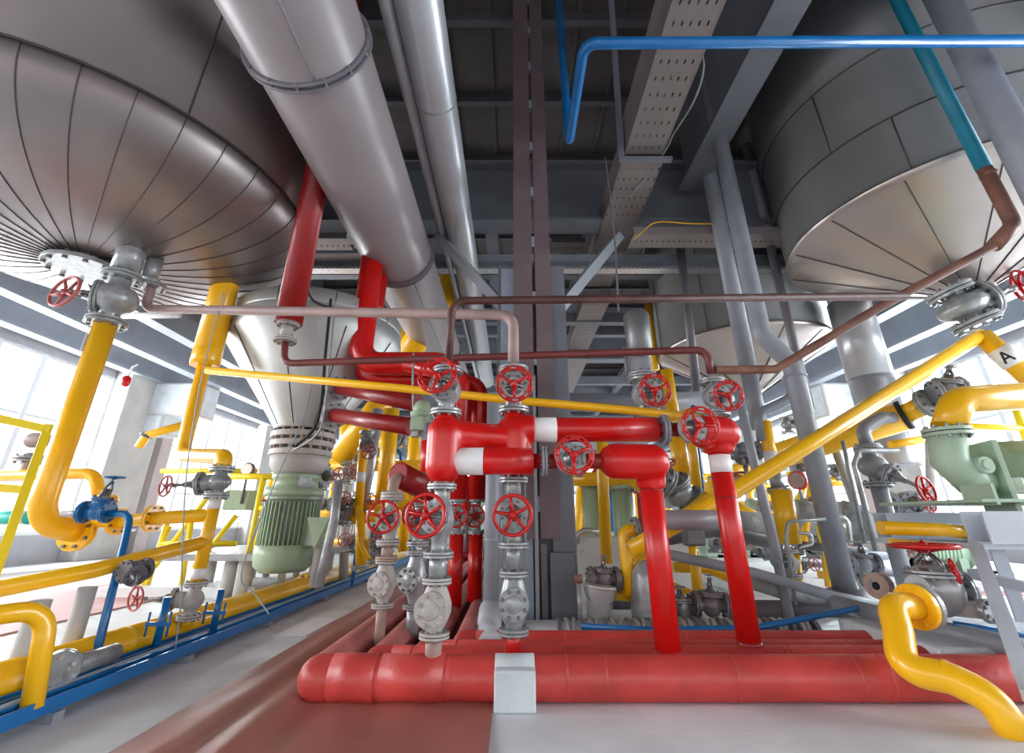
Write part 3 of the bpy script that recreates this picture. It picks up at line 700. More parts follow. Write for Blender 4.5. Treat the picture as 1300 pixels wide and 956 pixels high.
# insulated twin manifold: remeshed so that the lagging flows together
b = MB(); rA = R(23.5, AP(570)); rB = R(19, BP(560))
b.capsule(AP(592), AP(550), rA, RED, 28)
b.capsule(BP(572), BP(549), R(23, BP(560)), RED, 28)
hz = zy(558, YBb); hA = Vector((A.x, YA, hz)); hB = Vector((Bq.x, YBb, hz)); b.tube([hA, hB], R(17.5, hB), RED, 24)
b.tube([BP(545), BP(545) + Vector((.12, 0, 0))], R(19, BP(545)), RED, 24)
lagA = AP(586)
b.tube([lagA, lagA + Vector((.05, 0, 0))], R(17, AP(585)), RED, 24)
man = thing('insulated_manifold', 'bulky red lagged manifold linking the two central valve stacks', 'manifold', AP(600))
o = b.build('lagging', man)
md = o.modifiers.new('blend', 'REMESH'); md.mode = 'VOXEL'; md.voxel_size = .009; md.use_smooth_shade = True
sm = o.modifiers.new('soft', 'SMOOTH'); sm.factor = .8; sm.iterations = 14
# upper header
uz = zy(545.5, YBb); ur = R(15.5, W(740, 545, YBb)); ux0, ux1 = Bq.x + .07, W(833, 545, YBb).x
b = MB(); b.tube([(ux0, YBb, uz), (ux1, YBb, uz)], ur, RED, 32); b.build('upper_header', man)
b = MB(); lx0, lx1 = W(668, 545, YBb).x, W(706, 545, YBb).x; b.lathe([(0, ur * 1.012), (lx1 - lx0, ur * 1.012)], WHITE, (lx0, YBb, uz), X, 28); b.build('label_band', man, label='white label band on the upper header')
# lower header
lz = zy(585.5, YA); lr = R(17, W(640, 586, YA)); x0, x1 = A.x + .03, W(677, 585, YA).x
b = MB(); b.tube([(x0, YA, lz), (x1, YA, lz)], lr, RED, 32); b.build('lower_header', man)
b = MB(); lx0, lx1 = W(574, 585, YA).x, W(614, 585, YA).x; b.lathe([(0, lr * 1.012), (lx1 - lx0, lr * 1.012)], WHITE, (lx0, YA, lz), X, 28); b.build('label_band', man, label='white label band on the lower header')
# risers between manifold and valves
for P_, top, bot, rr in ((AP, 545, 523, 13), (AP, 618, 596, 12)):
    b = MB(); b.tube([P_(top), P_(bot)], R(rr, P_(560)), RED if top == 545 else TAN, 20); b.build('neck', man)
for top, bot in ((545, 522), (612, 570)):
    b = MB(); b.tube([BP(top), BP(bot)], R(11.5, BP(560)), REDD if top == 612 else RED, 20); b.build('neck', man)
# stub and flange at lower header end, and on to the valve
V1 = W(722, 582, YA); V1.z = lz
V2 = W(872, 543, YBb); V2.z = uz
pipe('connecting_pipe', 'short bare dark red stub between the lower header and its slot-wheeled valve', REDD, [(x1, YA, lz), (V1.x - .03, YA, lz)], R(9.5, V1), flanges=[((W(691, 585, YA).x, YA, lz), X, R(19, V1))], fm=GREY)
valve('gate_valve', 'red-wheeled valve on the lower header, in front of the steel column foot', V1, X, W(729, 577, YA - .17), R(20, V1), .11, R(25, W(729, 577, YA - .17)), style='slot', spin=.45, flg=(0, 1))
r1c = W(826, 590, YA + .0); R1 = Vector((W(835, 700, 2.52).x, 2.52, 0))
# lower fat elbow with leg
leg = thing('lagged_riser', 'glossy red lagged leg fed by the lower header, left one of the two', 'riser pipe', (R1.x, R1.y, .16))
b = MB(); rf = R(19.5, W(800, 588, YA)) * 1.2; xs = W(772, 588, YA).x
b.tube([(R1.x, 2.50, lz), (R1.x, 2.52, lz - .13)], rf * .82, RED, 28)
b.capsule((xs + .04, YA, lz), (R1.x + .005, YA + .03, lz), rf, RED, 28)
o = b.build('fat_elbow', leg); md = o.modifiers.new('blend', 'REMESH'); md.mode = 'VOXEL'; md.voxel_size = .009; md.use_smooth_shade = True
sm = o.modifiers.new('soft', 'SMOOTH'); sm.factor = .8; sm.iterations = 10
b = MB(); b.tube([(V1.x + .05, YA, lz), (xs + .02, YA, lz)], R(10, V1), REDD, 18); b.build('neck', leg)
rleg = R(16.5, W(835, 700, 2.52))
b = MB(); b.tube([(R1.x, 2.52, .15), (R1.x, 2.52, lz - .02)], rleg, RED, 32); b.lathe([(-.004, rleg * 1.01), (.004, rleg * 1.01)], REDD, (R1.x, 2.52, lz - .14), Z, 32)
b.lathe([(0, rleg * 1.03), (.03, rleg * 1.02)], REDD, (R1.x, 2.52, .145), Z, 32); b.build('leg_pipe', leg)
# upper header end
R2 = Vector((W(931, 690, 2.72).x, 2.72, 0))
leg = thing('lagged_riser', 'glossy red lagged leg with a white label near its top, right one of the two', 'riser pipe', (R2.x, R2.y, .14))
b = MB(); rf = R(19.5, W(920, 548, YBb)) * 1.2; xs = W(893, 548, YBb).x
b.capsule((xs + .02, YBb + .05, uz - .005), (R2.x + .035, YBb + .08, uz - .005), rf, RED, 28)
b.tube([(R2.x, 2.72, uz), (R2.x, 2.72, uz - .12)], rf * .9, RED, 28)
o = b.build('fat_elbow', leg); md = o.modifiers.new('blend', 'REMESH'); md.mode = 'VOXEL'; md.voxel_size = .009; md.use_smooth_shade = True
sm = o.modifiers.new('soft', 'SMOOTH'); sm.factor = .8; sm.iterations = 10
rleg = R(15.5, W(931, 690, 2.72))
b = MB(); b.tube([(R2.x, 2.72, .14), (R2.x, 2.72, uz - .02)], rleg, RED, 32); b.lathe([(0, rleg * 1.03), (.03, rleg * 1.02)], REDD, (R2.x, 2.72, .14), Z, 32)
b.lathe([(-.004, rleg * 1.01), (.004, rleg * 1.01)], REDD, (R2.x, 2.72, zy(632, 2.72)), Z, 32); b.build('leg_pipe', leg)
b = MB(); b.lathe([(zy(600, 2.72), rleg * 1.015), (zy(578, 2.72), rleg * 1.015)], WHITE, (R2.x, 2.72, 0), Z, 32); b.build('label_band', leg, label='white label band')
pipe('connecting_pipe', 'short dark stub with a flange at the end of the upper header', REDD, [(ux1 - .01, YBb, uz), (V2.x - .04, YBb, uz)], R(9, V2), flanges=[((W(843, 545, YBb).x, YBb, uz), X, R(20, V2))], fm=GREY)
valve('gate_valve', 'red-wheeled valve at the right end of the upper header', V2, X, W(889, 540, YBb - .2), R(19, V2), .12, R(25, W(889, 540, YBb - .2)), style='slot', spin=0, flg=(0, 1))

# ---- valves of stack A
def stack_valve(name, label, P_, pyc, pt, pb, wpx, wpy, wr, Y, style, spin=0, R_=19.5, **kw):
    c = P_(pyc); w = W(wpx, wpy, Y - kw.pop('so', .19)); L = abs(P_(pt).z - P_(pb).z)
    return valve(name, label, c, Z, w, R(R_, c), L, R(wr, w), style=style, spin=spin, **kw)
stack_valve('gate_valve', 'upper left central valve with slotted red wheel, on top of the lagged manifold', AP, 497, 470, 523, 555, 476, 25, YA, 'slot', 2.95)
stack_valve('gate_valve', 'upper central valve with slotted red wheel, just left of the steel column', BP, 495, 470, 521, 653, 487, 23, YBb, 'slot', 1.05, R_=19)
stack_valve('gate_valve', 'largest five-spoke red wheel valve, below the left end of the manifold', AP, 660, 617, 703, 540, 654, 27, YA, 'five', .15, R_=20)
stack_valve('gate_valve', 'five-spoke red wheel valve below the manifold, beside the steel column', BP, 650, 608, 690, 651, 654, 25, YBb, 'five', .15, R_=19.5)
# spools and check valves
pipe('spool_piece', 'short pale spool between wheel valve and check valve, left stack', GREYL, [AP(703), AP(735)], R(12, AP(720)), flanges=[], cat='pipe')
check_valve('check_valve', 'pale check valve with a round bolted cover above the frontmost red pipe', AP(771), Z, (-.12, -1, 0), R(21, AP(771)), abs(AP(737).z - AP(806).z), R(23, AP(771)), GREYW)
pipe('outlet_stub', 'short tan stub from the left check valve into the frontmost red pipe', TAN, [AP(808), Vector((A.x, YA, .14))], R(12, AP(820)))
pipe('spool_piece', 'slim pale spool with side bars beside the steel column foot', GREYL, [BP(691), BP(722)], R(9.5, BP(700)), cat='pipe')
b = MB()
for s in (-1, 1):
    for yo in (-.03, .03): b.tube([BP(611) + Vector((s * .062, yo, 0)), BP(720) + Vector((s * .062, yo, 0))], .005, GREYL, 8)
b.build('tie_rods', label='four thin upright tie rods around the valve beside the steel column', cat='tie rods')
check_valve('check_valve', 'grey check valve with dark flat bolted cover beside the column foot', BP(764), Z, (0, -1, 0), R(21, BP(764)), abs(BP(723).z - BP(796).z), R(20.5, BP(764)), GREYL)
q = BP(826); pipe('outlet_stub', 'short bright red stub below the check valve beside the column', RED, [BP(797), Vector((Bq.x, YBb, .12))], R(9.5, q))

# ---- left pale stack (x = 480..520)
YL = 2.9; Lq = W(500, 640, YL)
def LP(py): return Vector((W(497, 640, YL).x, YL, zy(py, YL)))
sv = lambda *a, **k: stack_valve(*a, **k)
sv('gate_valve', 'dull pink-grey valve with a red five-spoke wheel, left of the main stacks', LP, 660, 632, 688, 486, 656, 20.5, YL, 'five', .1, R_=15.5, m=GREYW, so=.18)
pipe('spool_piece', 'rusty tan spool between pink-grey valve and its check valve', TAN, [LP(690), LP(709)], R(8, LP(700)), flanges=[(LP(690), Z, R(15, LP(690))), (LP(709), Z, R(15, LP(700)))])
check_valve('check_valve', 'small dusty check valve with round cover over the red-brown sheet edge', LP(740), Z, (-.2, -1, 0), R(15, LP(740)), abs(LP(712).z - LP(768).z), R(16, LP(740)), GREYW)
pipe('outlet_stub', 'pale stub below the small dusty check valve', TAN, [LP(770), Vector((LP(0).x, YL, .1))], R(7.5, LP(790)))
pipe('elbow_pipe', 'tan elbow pipe coming out of the open red sleeve above the pink-grey valve', TAN, [LP(632), LP(608), LP(608) + Vector((.09, .25, .03))], R(7.5, LP(620)), bend=.07, flanges=[(LP(628), Z, R(15, LP(628)))], fm=GREYW)
b = MB(); a = W(505, 602, YL + .05); e = W(545, 622, YL + .35)
b.lathe([(0, .066), (0, .078), ((e - a).length, .078), ((e - a).length, .066), (.01, .066)], REDD, a, e - a, 28); b.build('pipe_sleeve', label='open-ended dark red insulation sleeve around the tan elbow pipe', cat='pipe sleeve')
YM = 3.3
a0, a1 = VP(548, 585, YM, 612)
pipe('lagged_bend', 'rounded red lagged bend peeking out behind the left end of the manifold', RED, [W(546, 560, YM), W(545, 600, YM)], R(12, W(546, 590, YM)), cat='pipe')
# second, hidden stack directly behind stack A
def MP(py): return Vector((W(530, 700, 3.15).x, 3.15, zy(py, 3.15)))
sv('gate_valve', 'half-hidden valve with a small red wheel right behind the largest wheel', MP, 665, 640, 690, 527, 652, 17, 3.15, 'five', .4, R_=15, so=.16)
check_valve('check_valve', 'half-hidden pale check valve directly behind the left check valve', MP(735), Z, (-.5, -1, 0), R(15, MP(740)), abs(MP(700).z - MP(768).z), R(16, MP(740)), GREYL)
pipe('outlet_stub', 'pale stub under the half-hidden check valve', GREYL, [MP(768), Vector((MP(0).x, 3.15, .1))], R(9, MP(780)))

# ---- pair of small valves on bright red risers, far behind between the stacks
for px, lab, bot in ((579, 'left', 765), (604, 'right', 752)):
    Ys = 4.0 if lab == 'left' else 4.25
    x = W(px, 700, Ys).x; P_ = lambda py, x=x, Ys=Ys: Vector((x, Ys, zy(py, Ys)))
    stack_valve('gate_valve', 'small red five-spoke wheel valve on the %s bright red riser between the stacks' % lab, P_, 655, 635, 676, 579 if lab == 'left' else 602, 655, 14 if lab == 'left' else 13.5, Ys, 'five', .1, R_=11, so=.2)
    pipe('riser_pipe', 'bright red riser pipe, %s one of the pair standing between the stacks' % lab, RED, [P_(677), Vector((x, Ys, .12))], R(10, P_(720)))
    pipe('riser_pipe', 'red lagged pipe above the %s small valve, running up behind the manifold' % lab, RED, [P_(634), P_(478 if lab == 'left' else 490), P_(462 if lab == 'left' else 478) + Vector((-.55 if lab == 'left' else -.35, 0, .0))] , R(10.5, P_(560)), bend=.13)
b = MB(); x = W(591, 640, 4.2).x; b.tube([(x, 4.3, zy(605, 4.3)), (x, 4.3, zy(660, 4.3))], .04, RED, 14); b.tube([(x - .15, 4.35, zy(628, 4.3)), (x + .35, 4.35, zy(628, 4.3))], .055, REDD, 14); b.tube([(x, 4.3, zy(660, 4.3)), (x, 4.3, zy(700, 4.3))], .035, GREYL, 12)
b.build('cross_fitting', label='red crossing fitting seen between the two small red-wheeled valves', cat='pipe fitting')
p, q = VP(624, 700, 3.6, 740); pipe('riser_pipe', 'pale blue-grey vertical pipe just left of the steel column', STEELL, [(q.x, 3.6, .12), (q.x, 3.6, zy(500, 3.6))], R(10.5, q), colls=[((q.x, 3.6, zy(685, 3.6)), Z, R(11, q), .02)])
pipe('lagged_pipe', 'grey cloth-wrapped pipe lying on the floor left of the column foot', CONCB, [(q.x, 3.6, .16), (q.x, 3.3, .08), (q.x + .03, 2.98, .07)], .08, bend=.08)
pipe('lagged_pipe', 'crumpled grey foil-wrapped pipe lying behind the rearmost red floor pipe', CLADW, [(q.x + .2, 3.42, .06), (1.0, 3.42, .06), (2.3, 3.5, .06)], .075)
b = MB()
for k in range(34):
    b.lathe([(-.014, .078), (0, .087), (.014, .078)], CLADW if k % 3 else GREYD, (.30 + k * .05, 3.42, .065), (1, .25 * math.sin(k * 2.1), 0), 16)
b.build('foil_wrapping', label='ribbed foil wrapping rings on the grey pipe along the column foot', cat='wrapping')

# ---- overhead feed pipes of the stacks
pB = W(568, 470, YA); topz = zy(382, YA)
pipe('feed_pipe', 'rusty brown pipe rising from the upper left valve and crossing to the far right', BROWN, [(AP(0).x, YA, zy(470, YA)), (AP(0).x, YA, topz), (W(1150, 378, YA).x, YA, zy(376, YA))], R(5.2, W(800, 380, YA)), bend=.09, flanges=[((AP(0).x, YA, zy(471, YA)), Z, R(18, AP(471)))], fm=GREYL)
t0 = W(190, 372, 3.30); e0 = W(640, 400, YBb)
pipe('feed_pipe', 'dusty grey-brown pipe from the left tank drain to the valve left of the column', PINKP, [(t0.x, 3.30, zy(362, 3.3)), (t0.x, 3.30, zy(392, 3.3)), (BP(0).x, YBb, zy(400, YBb)), BP(472)], R(6.3, W(400, 395, 3.0)), bend=.10, flanges=[((t0.x, 3.3, zy(363, 3.3)), Z, .10), (BP(470), Z, R(17, BP(470)))], fm=GREYL)
Yc = 2.95; cz_ = zy(444, Yc); vx = W(905, 490, Yc).x
nz = W(362, 432, Yc + .3)
pipe('feed_pipe', 'thin maroon pipe crossing behind the manifold from the dark red pipe end', MAROON, [(nz.x, Yc + .3, nz.z + .02), (nz.x + .02, Yc + .3, cz_), (vx, Yc, cz_), (vx, Yc, zy(474, Yc))], R(4.8, W(700, 444, Yc)), bend=.08)
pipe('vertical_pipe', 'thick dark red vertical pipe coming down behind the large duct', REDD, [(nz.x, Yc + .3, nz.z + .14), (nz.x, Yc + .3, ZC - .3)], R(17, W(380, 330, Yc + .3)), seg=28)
pipe('nozzle_pipe', 'pale flanged nozzle at the foot of the thick dark red pipe', GREYW, [(nz.x, Yc + .3, nz.z), (nz.x, Yc + .3, nz.z + .16)], R(8, nz), flanges=[((nz.x, Yc + .3, nz.z + .13), Z, R(15, nz)), ((nz.x, Yc + .3, nz.z + .0), Z, R(15, nz))])
# bright red twin pipes behind, from above, turning right
Yr = 4.1
for k, (px, py, xe, lab) in enumerate(((460, 462, 572, 'bright red pipe dropping beside the large duct and bending right, front one'), (468, 482, 590, 'bright red pipe tucked behind and below the front bending red pipe'))):
    x = W(px, 430, Yr + k * .25).x; Y_ = Yr + k * .25
    pipe('bent_pipe', lab, RED, [(x, Y_, zy(310, Y_)), (x, Y_, zy(py, Y_)), (W(xe, py, Y_).x, Y_, zy(py, Y_)), (W(xe + 16, py, Y_).x, Y_, zy(py + 60, Y_))], R(15.5, W(500, 462, Y_)), bend=.2, seg=24)
# two red pipes running from vessel side outlets
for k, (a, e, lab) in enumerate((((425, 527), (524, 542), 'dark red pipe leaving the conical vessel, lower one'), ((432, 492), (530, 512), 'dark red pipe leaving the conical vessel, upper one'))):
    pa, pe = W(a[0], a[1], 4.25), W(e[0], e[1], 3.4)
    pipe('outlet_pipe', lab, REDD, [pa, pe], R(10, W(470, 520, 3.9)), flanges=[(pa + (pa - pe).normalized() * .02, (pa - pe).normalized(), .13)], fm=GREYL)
# yellow pipe crossing over
pipe('crossing_pipe', 'slim yellow pipe crossing from left to the right valves behind the wheels', YEL, [W(262, 470, 3.3), W(500, 492, 3.1), W(650, 508, 3.0), W(800, 521, 3.0), W(900, 531, 3.0)], R(5.2, W(500, 492, 3.1)), bend=.02)
# right hand valves near the red headers
def tower(px, py0, Y): 
    x = W(px, py0, Y).x; return lambda py: Vector((x, Y, zy(py, Y)))
T = tower(818, 500, 3.1)
stack_valve('gate_valve', 'red slotted wheel valve on the pale grey riser above the upper header', T, 500, 480, 527, 832, 495, 21.5, 3.1, 'slot', 1.0, R_=18, so=.18)
pipe('riser_pipe', 'pale grey vertical pipe above the valve over the upper header', GREY, [T(479), T(430), T(400)], R(13, T(450)), flanges=[(T(481), Z, R(19, T(481)))], fm=GREYL)
T = tower(906, 500, Yc)
stack_valve('gate_valve', 'rightmost upper valve of the centre with a slotted red wheel and grey body', T, 505, 489, 530, 925, 502, 20.5, Yc, 'slot', 1.3, R_=17, so=.2)
pipe('feed_pipe', 'short rusty brown pipe beside the rightmost upper centre valve', BROWN, [W(908, 470, 2.95), W(985, 469, 2.95), W(1120, 388, 2.75), W(1262, 312, 2.6), W(1287, 290, 2.6), W(1250, 215, 2.6)], R(6, W(985, 469, 2.95)), bend=.08)
o = [q for q in C.objects if q.name.startswith('feed_pipe')][-1]; o['label'] = 'rust-brown pipe rising diagonally right to meet the teal pipe'; o.data.materials[0] = RUST

b = MB(); b.lathe([(zy(452, 3.1), .06), (zy(448, 3.1), .09), (zy(402, 3.1), .095), (zy(396, 3.1), .07), (zy(394, 3.1), 0)], CLADR, (W(818, 500, 3.1).x, 3.1, 0), Z, 32); b.build('expansion_vessel', label='small grey clad cylinder on top of the pale grey riser right of the cable tray', cat='vessel')
# =====================================================================  LEFT SIDE
def pl(label, m, rpx, Y, pts, name='pipe_run', bend=None, fl=(), seg=16, cat='pipe', fm=None, frp=None, bands=(), group=None):
    """pipe through surveyed pixels; each point (px, py) or (px, py, distance). fl: indices of segments ends with a flange"""
    P = [W(p[0], p[1], p[2] if len(p) > 2 else Y) for p in pts]
    mid = P[len(P) // 2]; r = R(rpx, (P[0] + P[-1]) / 2 if len(P) == 2 else mid)
    F = []
    for i, side in fl:
        a = P[i]; d = (P[i + 1] - a) if side > 0 else (a - P[i - 1]); F.append((a, d.normalized(), R(frp or rpx * 1.8, a)))
    B = [(P[i].lerp(P[i + 1], f), P[i + 1] - P[i], hl) for i, f, hl in bands]
    return pipe(name, label, m, P, r, bend=bend, flanges=F, fm=fm, seg=seg, cat=cat, bands=B, group=group)
def vert(label, m, rpx, Y, px, pya, pyb, **k):
    a, c2 = VP(px, pya, Y, pyb); r = R(rpx, (a + c2) / 2)
    return pipe(k.pop('name', 'vertical_pipe'), label, m, [a, c2], r, **k)

# stack below the left tank
Yt = 3.15; tv = lambda py: Vector((nx, Yt, zy(py, Yt)))
valve('gate_valve', 'bulbous grey valve with a dull red wheel right under the left tank', tv(380), Z, W(82, 370, 3.0), R(27, tv(400)), abs(tv(352).z - tv(409).z), R(27, W(82, 370, 3.0)), wm=WHEELD, style='five', spin=.5, wax=(-.2, -.97, .1), bulge=1.25)
ze = zy(668, Yt)
P = [tv(411), Vector((nx, Yt, ze + .02)), Vector((nx + .02, Yt + .32, ze - .04))]
pipe('drop_pipe', 'thick yellow pipe dropping from the left tank valve, white label near its top', YEL, P, R(16.5, tv(520)), bend=.24, seg=28, flanges=[(P[2] + Vector((0, -.02, 0)), Yv, .125)], fm=YEL)
o = bpy.data.objects['drop_pipe']; b = MB(); b.box(tv(436) + Vector((-.065, -.055, 0)), (.05, .006, .20), WHITE, x=(.7, -.7, 0)); b.build('label_plate', o, label='small white label plate')
pl('long yellow pipe at left running level behind the blue valve', YEL, 8.5, 3.6, [(-60, 605, 3.6), (120, 601, 3.6), (128, 640, 3.6)], bend=.12, fl=[(2, -1)], frp=22)
pl('yellow cross pipe with two wide flanges behind the blue valve at left', YEL, 9.5, 3.32, [(108, 662, 3.5), (150, 662, 3.4), (195, 658, 3.35), (266, 654, 3.3)], bend=.02, fl=[(1, 1), (2, 1)], frp=20)
# blue small valve and its bent pipe
c = W(122, 650, 3.0); wv = W(137, 606, 3.0)
valve('gate_valve', 'small blue valve with a flat blue wheel on top', c, X, Vector((c.x + .05, 3.0, wv.z)), R(17, c), R(36, c), R(14, c), m=BLUE, wm=BLUE, style='five', wax=Z, bulge=.8)
pl('thin blue pipe bending down from the blue valve to the floor gutter', BLUE, 5.5, 3.0, [(140, 652, 3.0), (166, 652, 3.0), (158, 690, 2.95), (112, 870, 2.62)], bend=.08, name='bent_pipe')
pl('short grey stub joining the blue valve to the thick yellow drop pipe', GREY, 5, 3.0, [(80, 652, 3.1), (104, 652, 3.0)])
pl('teal green pipe with a white band at the left edge', TEALG, 11, 4.1, [(-40, 657), (70, 657)], bands=((0, .62, .05),))
# big yellow riser stack
Ys = 3.3; Yu = 3.9; xa = W(262, 455, Yu).x; s1 = lambda py: Vector((xa, Yu, zy(py, Yu)))
pipe('riser_pipe', 'fat yellow lagged riser behind the left tank, upper part of the bent pipe', YEL, [s1(465), s1(360), s1(340)], R(18, s1(410)), seg=28, colls=[(s1(452), Z, R(19, s1(452)), .14)])
xb = W(272, 640, Ys).x; s2 = lambda py: Vector((xb, Ys, zy(py, Ys)))
pipe('bent_pipe', 'yellow pipe stepping right from the fat lagged riser to its grey valve', YEL, [s1(462), s1(578), Vector((xb, Ys, zy(580, Ys))), s2(596)], R(9.5, s1(540)), bend=.13, seg=24)
valve('gate_valve', 'grey valve with a thin dull red wheel reaching left, upper on the yellow stack', s2(612), Z, W(210, 617, 3.25), R(17, s2(612)), abs(s2(598).z - s2(632).z), R(15, W(210, 617, 3.2)), wm=WHEELD, wax=(-.4, -.9, 0))
pipe('riser_pipe', 'yellow vertical pipe with a white band between the two grey valves', YEL, [s2(633), s2(738)], R(9, s2(690)), seg=22, bands=[(s2(640), Z, .03), (s2(728), Z, .03)])
valve('gate_valve', 'pale grey valve just above the yellow floor pipe, its red wheel far left', s2(762), Z, W(172, 760, 3.2), R(17, s2(762)), abs(s2(742).z - s2(785).z), R(17, W(172, 760, 3.2)), wm=WHEELD, wax=(-.35, -.9, 0), m=GREYW)
pipe('outlet_stub', 'short yellow stub from the pale grey valve into the floor pipe', YEL, [s2(785), Vector((xb, Ys, .12))], R(8, s2(790)))
pipe('floor_pipe', 'long yellow pipe lying along the blue gutter on the left', YEL, [(-2.16, 1.7, .10), (-2.16, 4.2, .10), (-2.14, 5.2, .10), (-2.1, 9.5, .10)], .085, seg=24, flanges=[((-2.13, 5.3, .10), Yv, .125), ], fm=YEL, colls=[((-2.16, 2.95, .1), Yv, .088, .02)])
pipe('level_pipe', 'level yellow pipe running back from the left edge to the yellow stack', YEL, [W(-60, 759, 2.4), W(120, 724, 2.8), Vector((xb, Ys, zy(688, Ys)))], R(12, W(150, 725, 2.8)), seg=22, bend=.05)
c = W(178, 722, 2.86)
valve('gate_valve', 'tiny grey valve with crooked red stem on the level yellow pipe', W(172, 724, 2.88), (0.25, .95, .03), W(172, 745, 2.75), .06, .11, .012, wm=WHEELD, m=GREYD, r=.028)
pl('yellow elbow pipe in the bottom left corner', YEL, 15, 2.0, [(-60, 788, 1.9), (62, 772, 2.15), (40, 900, 2.15)], bend=.10, name='bent_pipe', seg=22)
for i, (x0, y0, x1, y1, Y, lab) in enumerate(((112, 745, 84, 845, 2.75, 'rust-streaked grey prop leg near the blue bent pipe'), (52, 762, 25, 880, 2.4, 'plain grey prop leg in the bottom left corner'))):
    a = W(x0, y0, Y); b = MB(); b.tube([a, (a.x, Y, 0.02)], .042, PIER, 18); b.disc((a.x, Y, .015), Z, .10, .03, GREY, 20); b.build('prop_leg', label=lab, cat='support')
c = W(74, 852, 2.35); b = MB(); b.disc(c, (.6, -.8, 0), .075, .03, GREYL, 24); b.disc(c + Vector((-.02, .03, 0)), (.6, -.8, 0), .075, .03, GREYL, 24); b.bolts(c, (.6, -.8, 0), .055, 6, .009, .07, CHROME); b.tube([c, c + Vector((.0, .30, -.0))], .04, GREYL, 16); b.build('blind_flange', label='small pale blind flange at the bottom left beside the prop leg', cat='flange')
# blue gutter of two rails, posts and clamps
g = thing('pipe_gutter', 'long blue two-rail pipe rack along the floor at left', 'pipe rack', (-1.84, 3, 0))
for x in (-2.0, -1.86):
    b = MB(); b.channel((x, 1.6, .035), (x, 9.5, .035), .07, .055, BLUE, .008); b.build('rail', g)
for y in (2.2, 3.0, 3.9, 5.0, 6.5):
    b = MB(); b.bx((-2.05, y, 0), (-1.80, y + .05, .035), GREY); b.build('foot', g)
pl('thin blue pipe lying in the blue floor rack', BLUE, 4, 3.0, [(-30, 905, 2.1), (60, 868, 2.42), (85, 862, 2.44)], bend=.03)
pipe('floor_pipe', 'thin silver-blue tube between the two rails of the blue rack', STEELB, [(-1.93, 1.7, .075), (-1.93, 9.5, .075)], .018)
for px, py0, py1, Y, lab in ((196, 758, 828, 2.98, 'blue clamp post nearest the camera on the blue rack'), (268, 748, 812, 3.35, 'second blue clamp post on the blue rack, before the yellow stack valve'), (447, 680, 745, 5.4, 'far blue post rising from the blue rack'), (524, 650, 720, 7.2, 'farthest blue post of the rack, beside the dusty check valve')):
    a, c2 = VP(px, py1, Y, py0); t = thing('clamp_post', lab, 'post', (a.x, Y, .08))
    b = MB(); b.tube([(a.x, Y, .08), (a.x, Y, c2.z)], .021, BLUE, 14); b.build('post', t)
    if Y < 4:
        b = MB(); zc = c2.z - .14; b.bx((a.x - .07, Y - .03, zc), (a.x + .07, Y - .02, zc + .02), BLUE)
        for s in (-1, 1): b.tube([(a.x + s * .06, Y - .025, zc - .05), (a.x + s * .06, Y - .025, zc + .07)], .006, BLUE, 8)
        b.build('clamp', t)
# bright yellow ladder frame at far left
t = thing('railing', 'bright yellow angle railing at the left edge in front of the windows', 'railing', W(20, 700, 2.9))
for pts in ([(-40, 523, 2.7), (64, 546, 2.9)], [(62, 540, 2.9), (-12, 745, 2.75)], [(-40, 617, 2.75), (36, 622, 2.85)]):
    P = [W(*p) for p in pts]; b = MB(); b.prism([(-.022, -.022), (.022, -.022), (.022, .022), (-.022, .022)], P[0], P[1], YELB); b.build('rail', t)
c = W(38, 580, 3.7); b = MB(); b.tube([c - Vector((0, 0, .14)), c + Vector((0, 0, .03))], .03, GREYW, 14); b.flange(c - Vector((0, 0, .02)), Z, .10, .018, GREYL, 8); b.capsule(c + Vector((-.02, 0, .13)), c + Vector((.05, 0, .13)), .06, PINKP); b.build('float_valve', label='small pinkish dome valve on the level yellow pipe by the railing', cat='valve')
# tap pipe on the pier
pl('short yellow tap pipe sticking out from the pier, open end down', YEL, 6, 6.5, [(232, 540), (186, 553), (176, 568)], bend=.06, fl=[(1, 1)], frp=9, fm=GREYD)
# grey level pipes and tubes under the side roof
pl('white pipe crossing under the left side roof', WHITE, 5, 6.0, [(-40, 328), (48, 328)]); pl('white pipe under the left side roof near the drop pipe valve', WHITE, 4.5, 6.0, [(155, 401), (228, 400)])
wire('cable', 'thin blue-grey wire hanging down in front of the fat yellow riser', STEELB, [W(284, 372, 3.1), W(268, 430, 3.1), W(252, 500, 3.05), W(238, 590, 3.0), W(232, 680, 3.0), W(230, 760, 3.0), W(222, 828, 3.0)], .004)
wire('cable', 'thin blue wire running down across the conical vessel and motor', STEELB, [W(396, 490, 3.7), W(385, 530, 3.6), W(350, 610, 3.6), W(318, 690, 3.6), W(306, 735, 3.6), W(322, 752, 3.6), W(342, 780, 3.5)], .005)
wire('cable', 'black cable bundle hanging in front of the conical vessel', DARK, [W(420, 380, 3.6), W(413, 450, 3.6), W(408, 510, 3.6), W(398, 545, 3.6), W(376, 565, 3.7)], .014)
wire('cable', 'pale cable beside the black bundle in front of the vessel', GREYL, [W(426, 380, 3.58), W(419, 450, 3.58), W(412, 520, 3.58), W(402, 552, 3.58), W(372, 572, 3.7)], .009)
wire('cable', 'dark cable looping behind the thick dark red vertical pipe', DARK, [W(388, 362, 3.7), W(396, 380, 3.7), W(410, 388, 3.7), W(428, 392, 3.7)], .012)
b = MB(); c = W(160, 484, 6.5); b.capsule(c - Vector((0, 0, .03)), c + Vector((0, 0, .03)), .055, RED); b.tube([c + Vector((.0, 0, .05)), c + Vector((.03, 0, .22)), c + Vector((.1, 0, .26))], .015, WHITE, 8); b.build('alarm_bell', label='small red alarm beacon hanging on the pier between the left windows', cat='alarm')
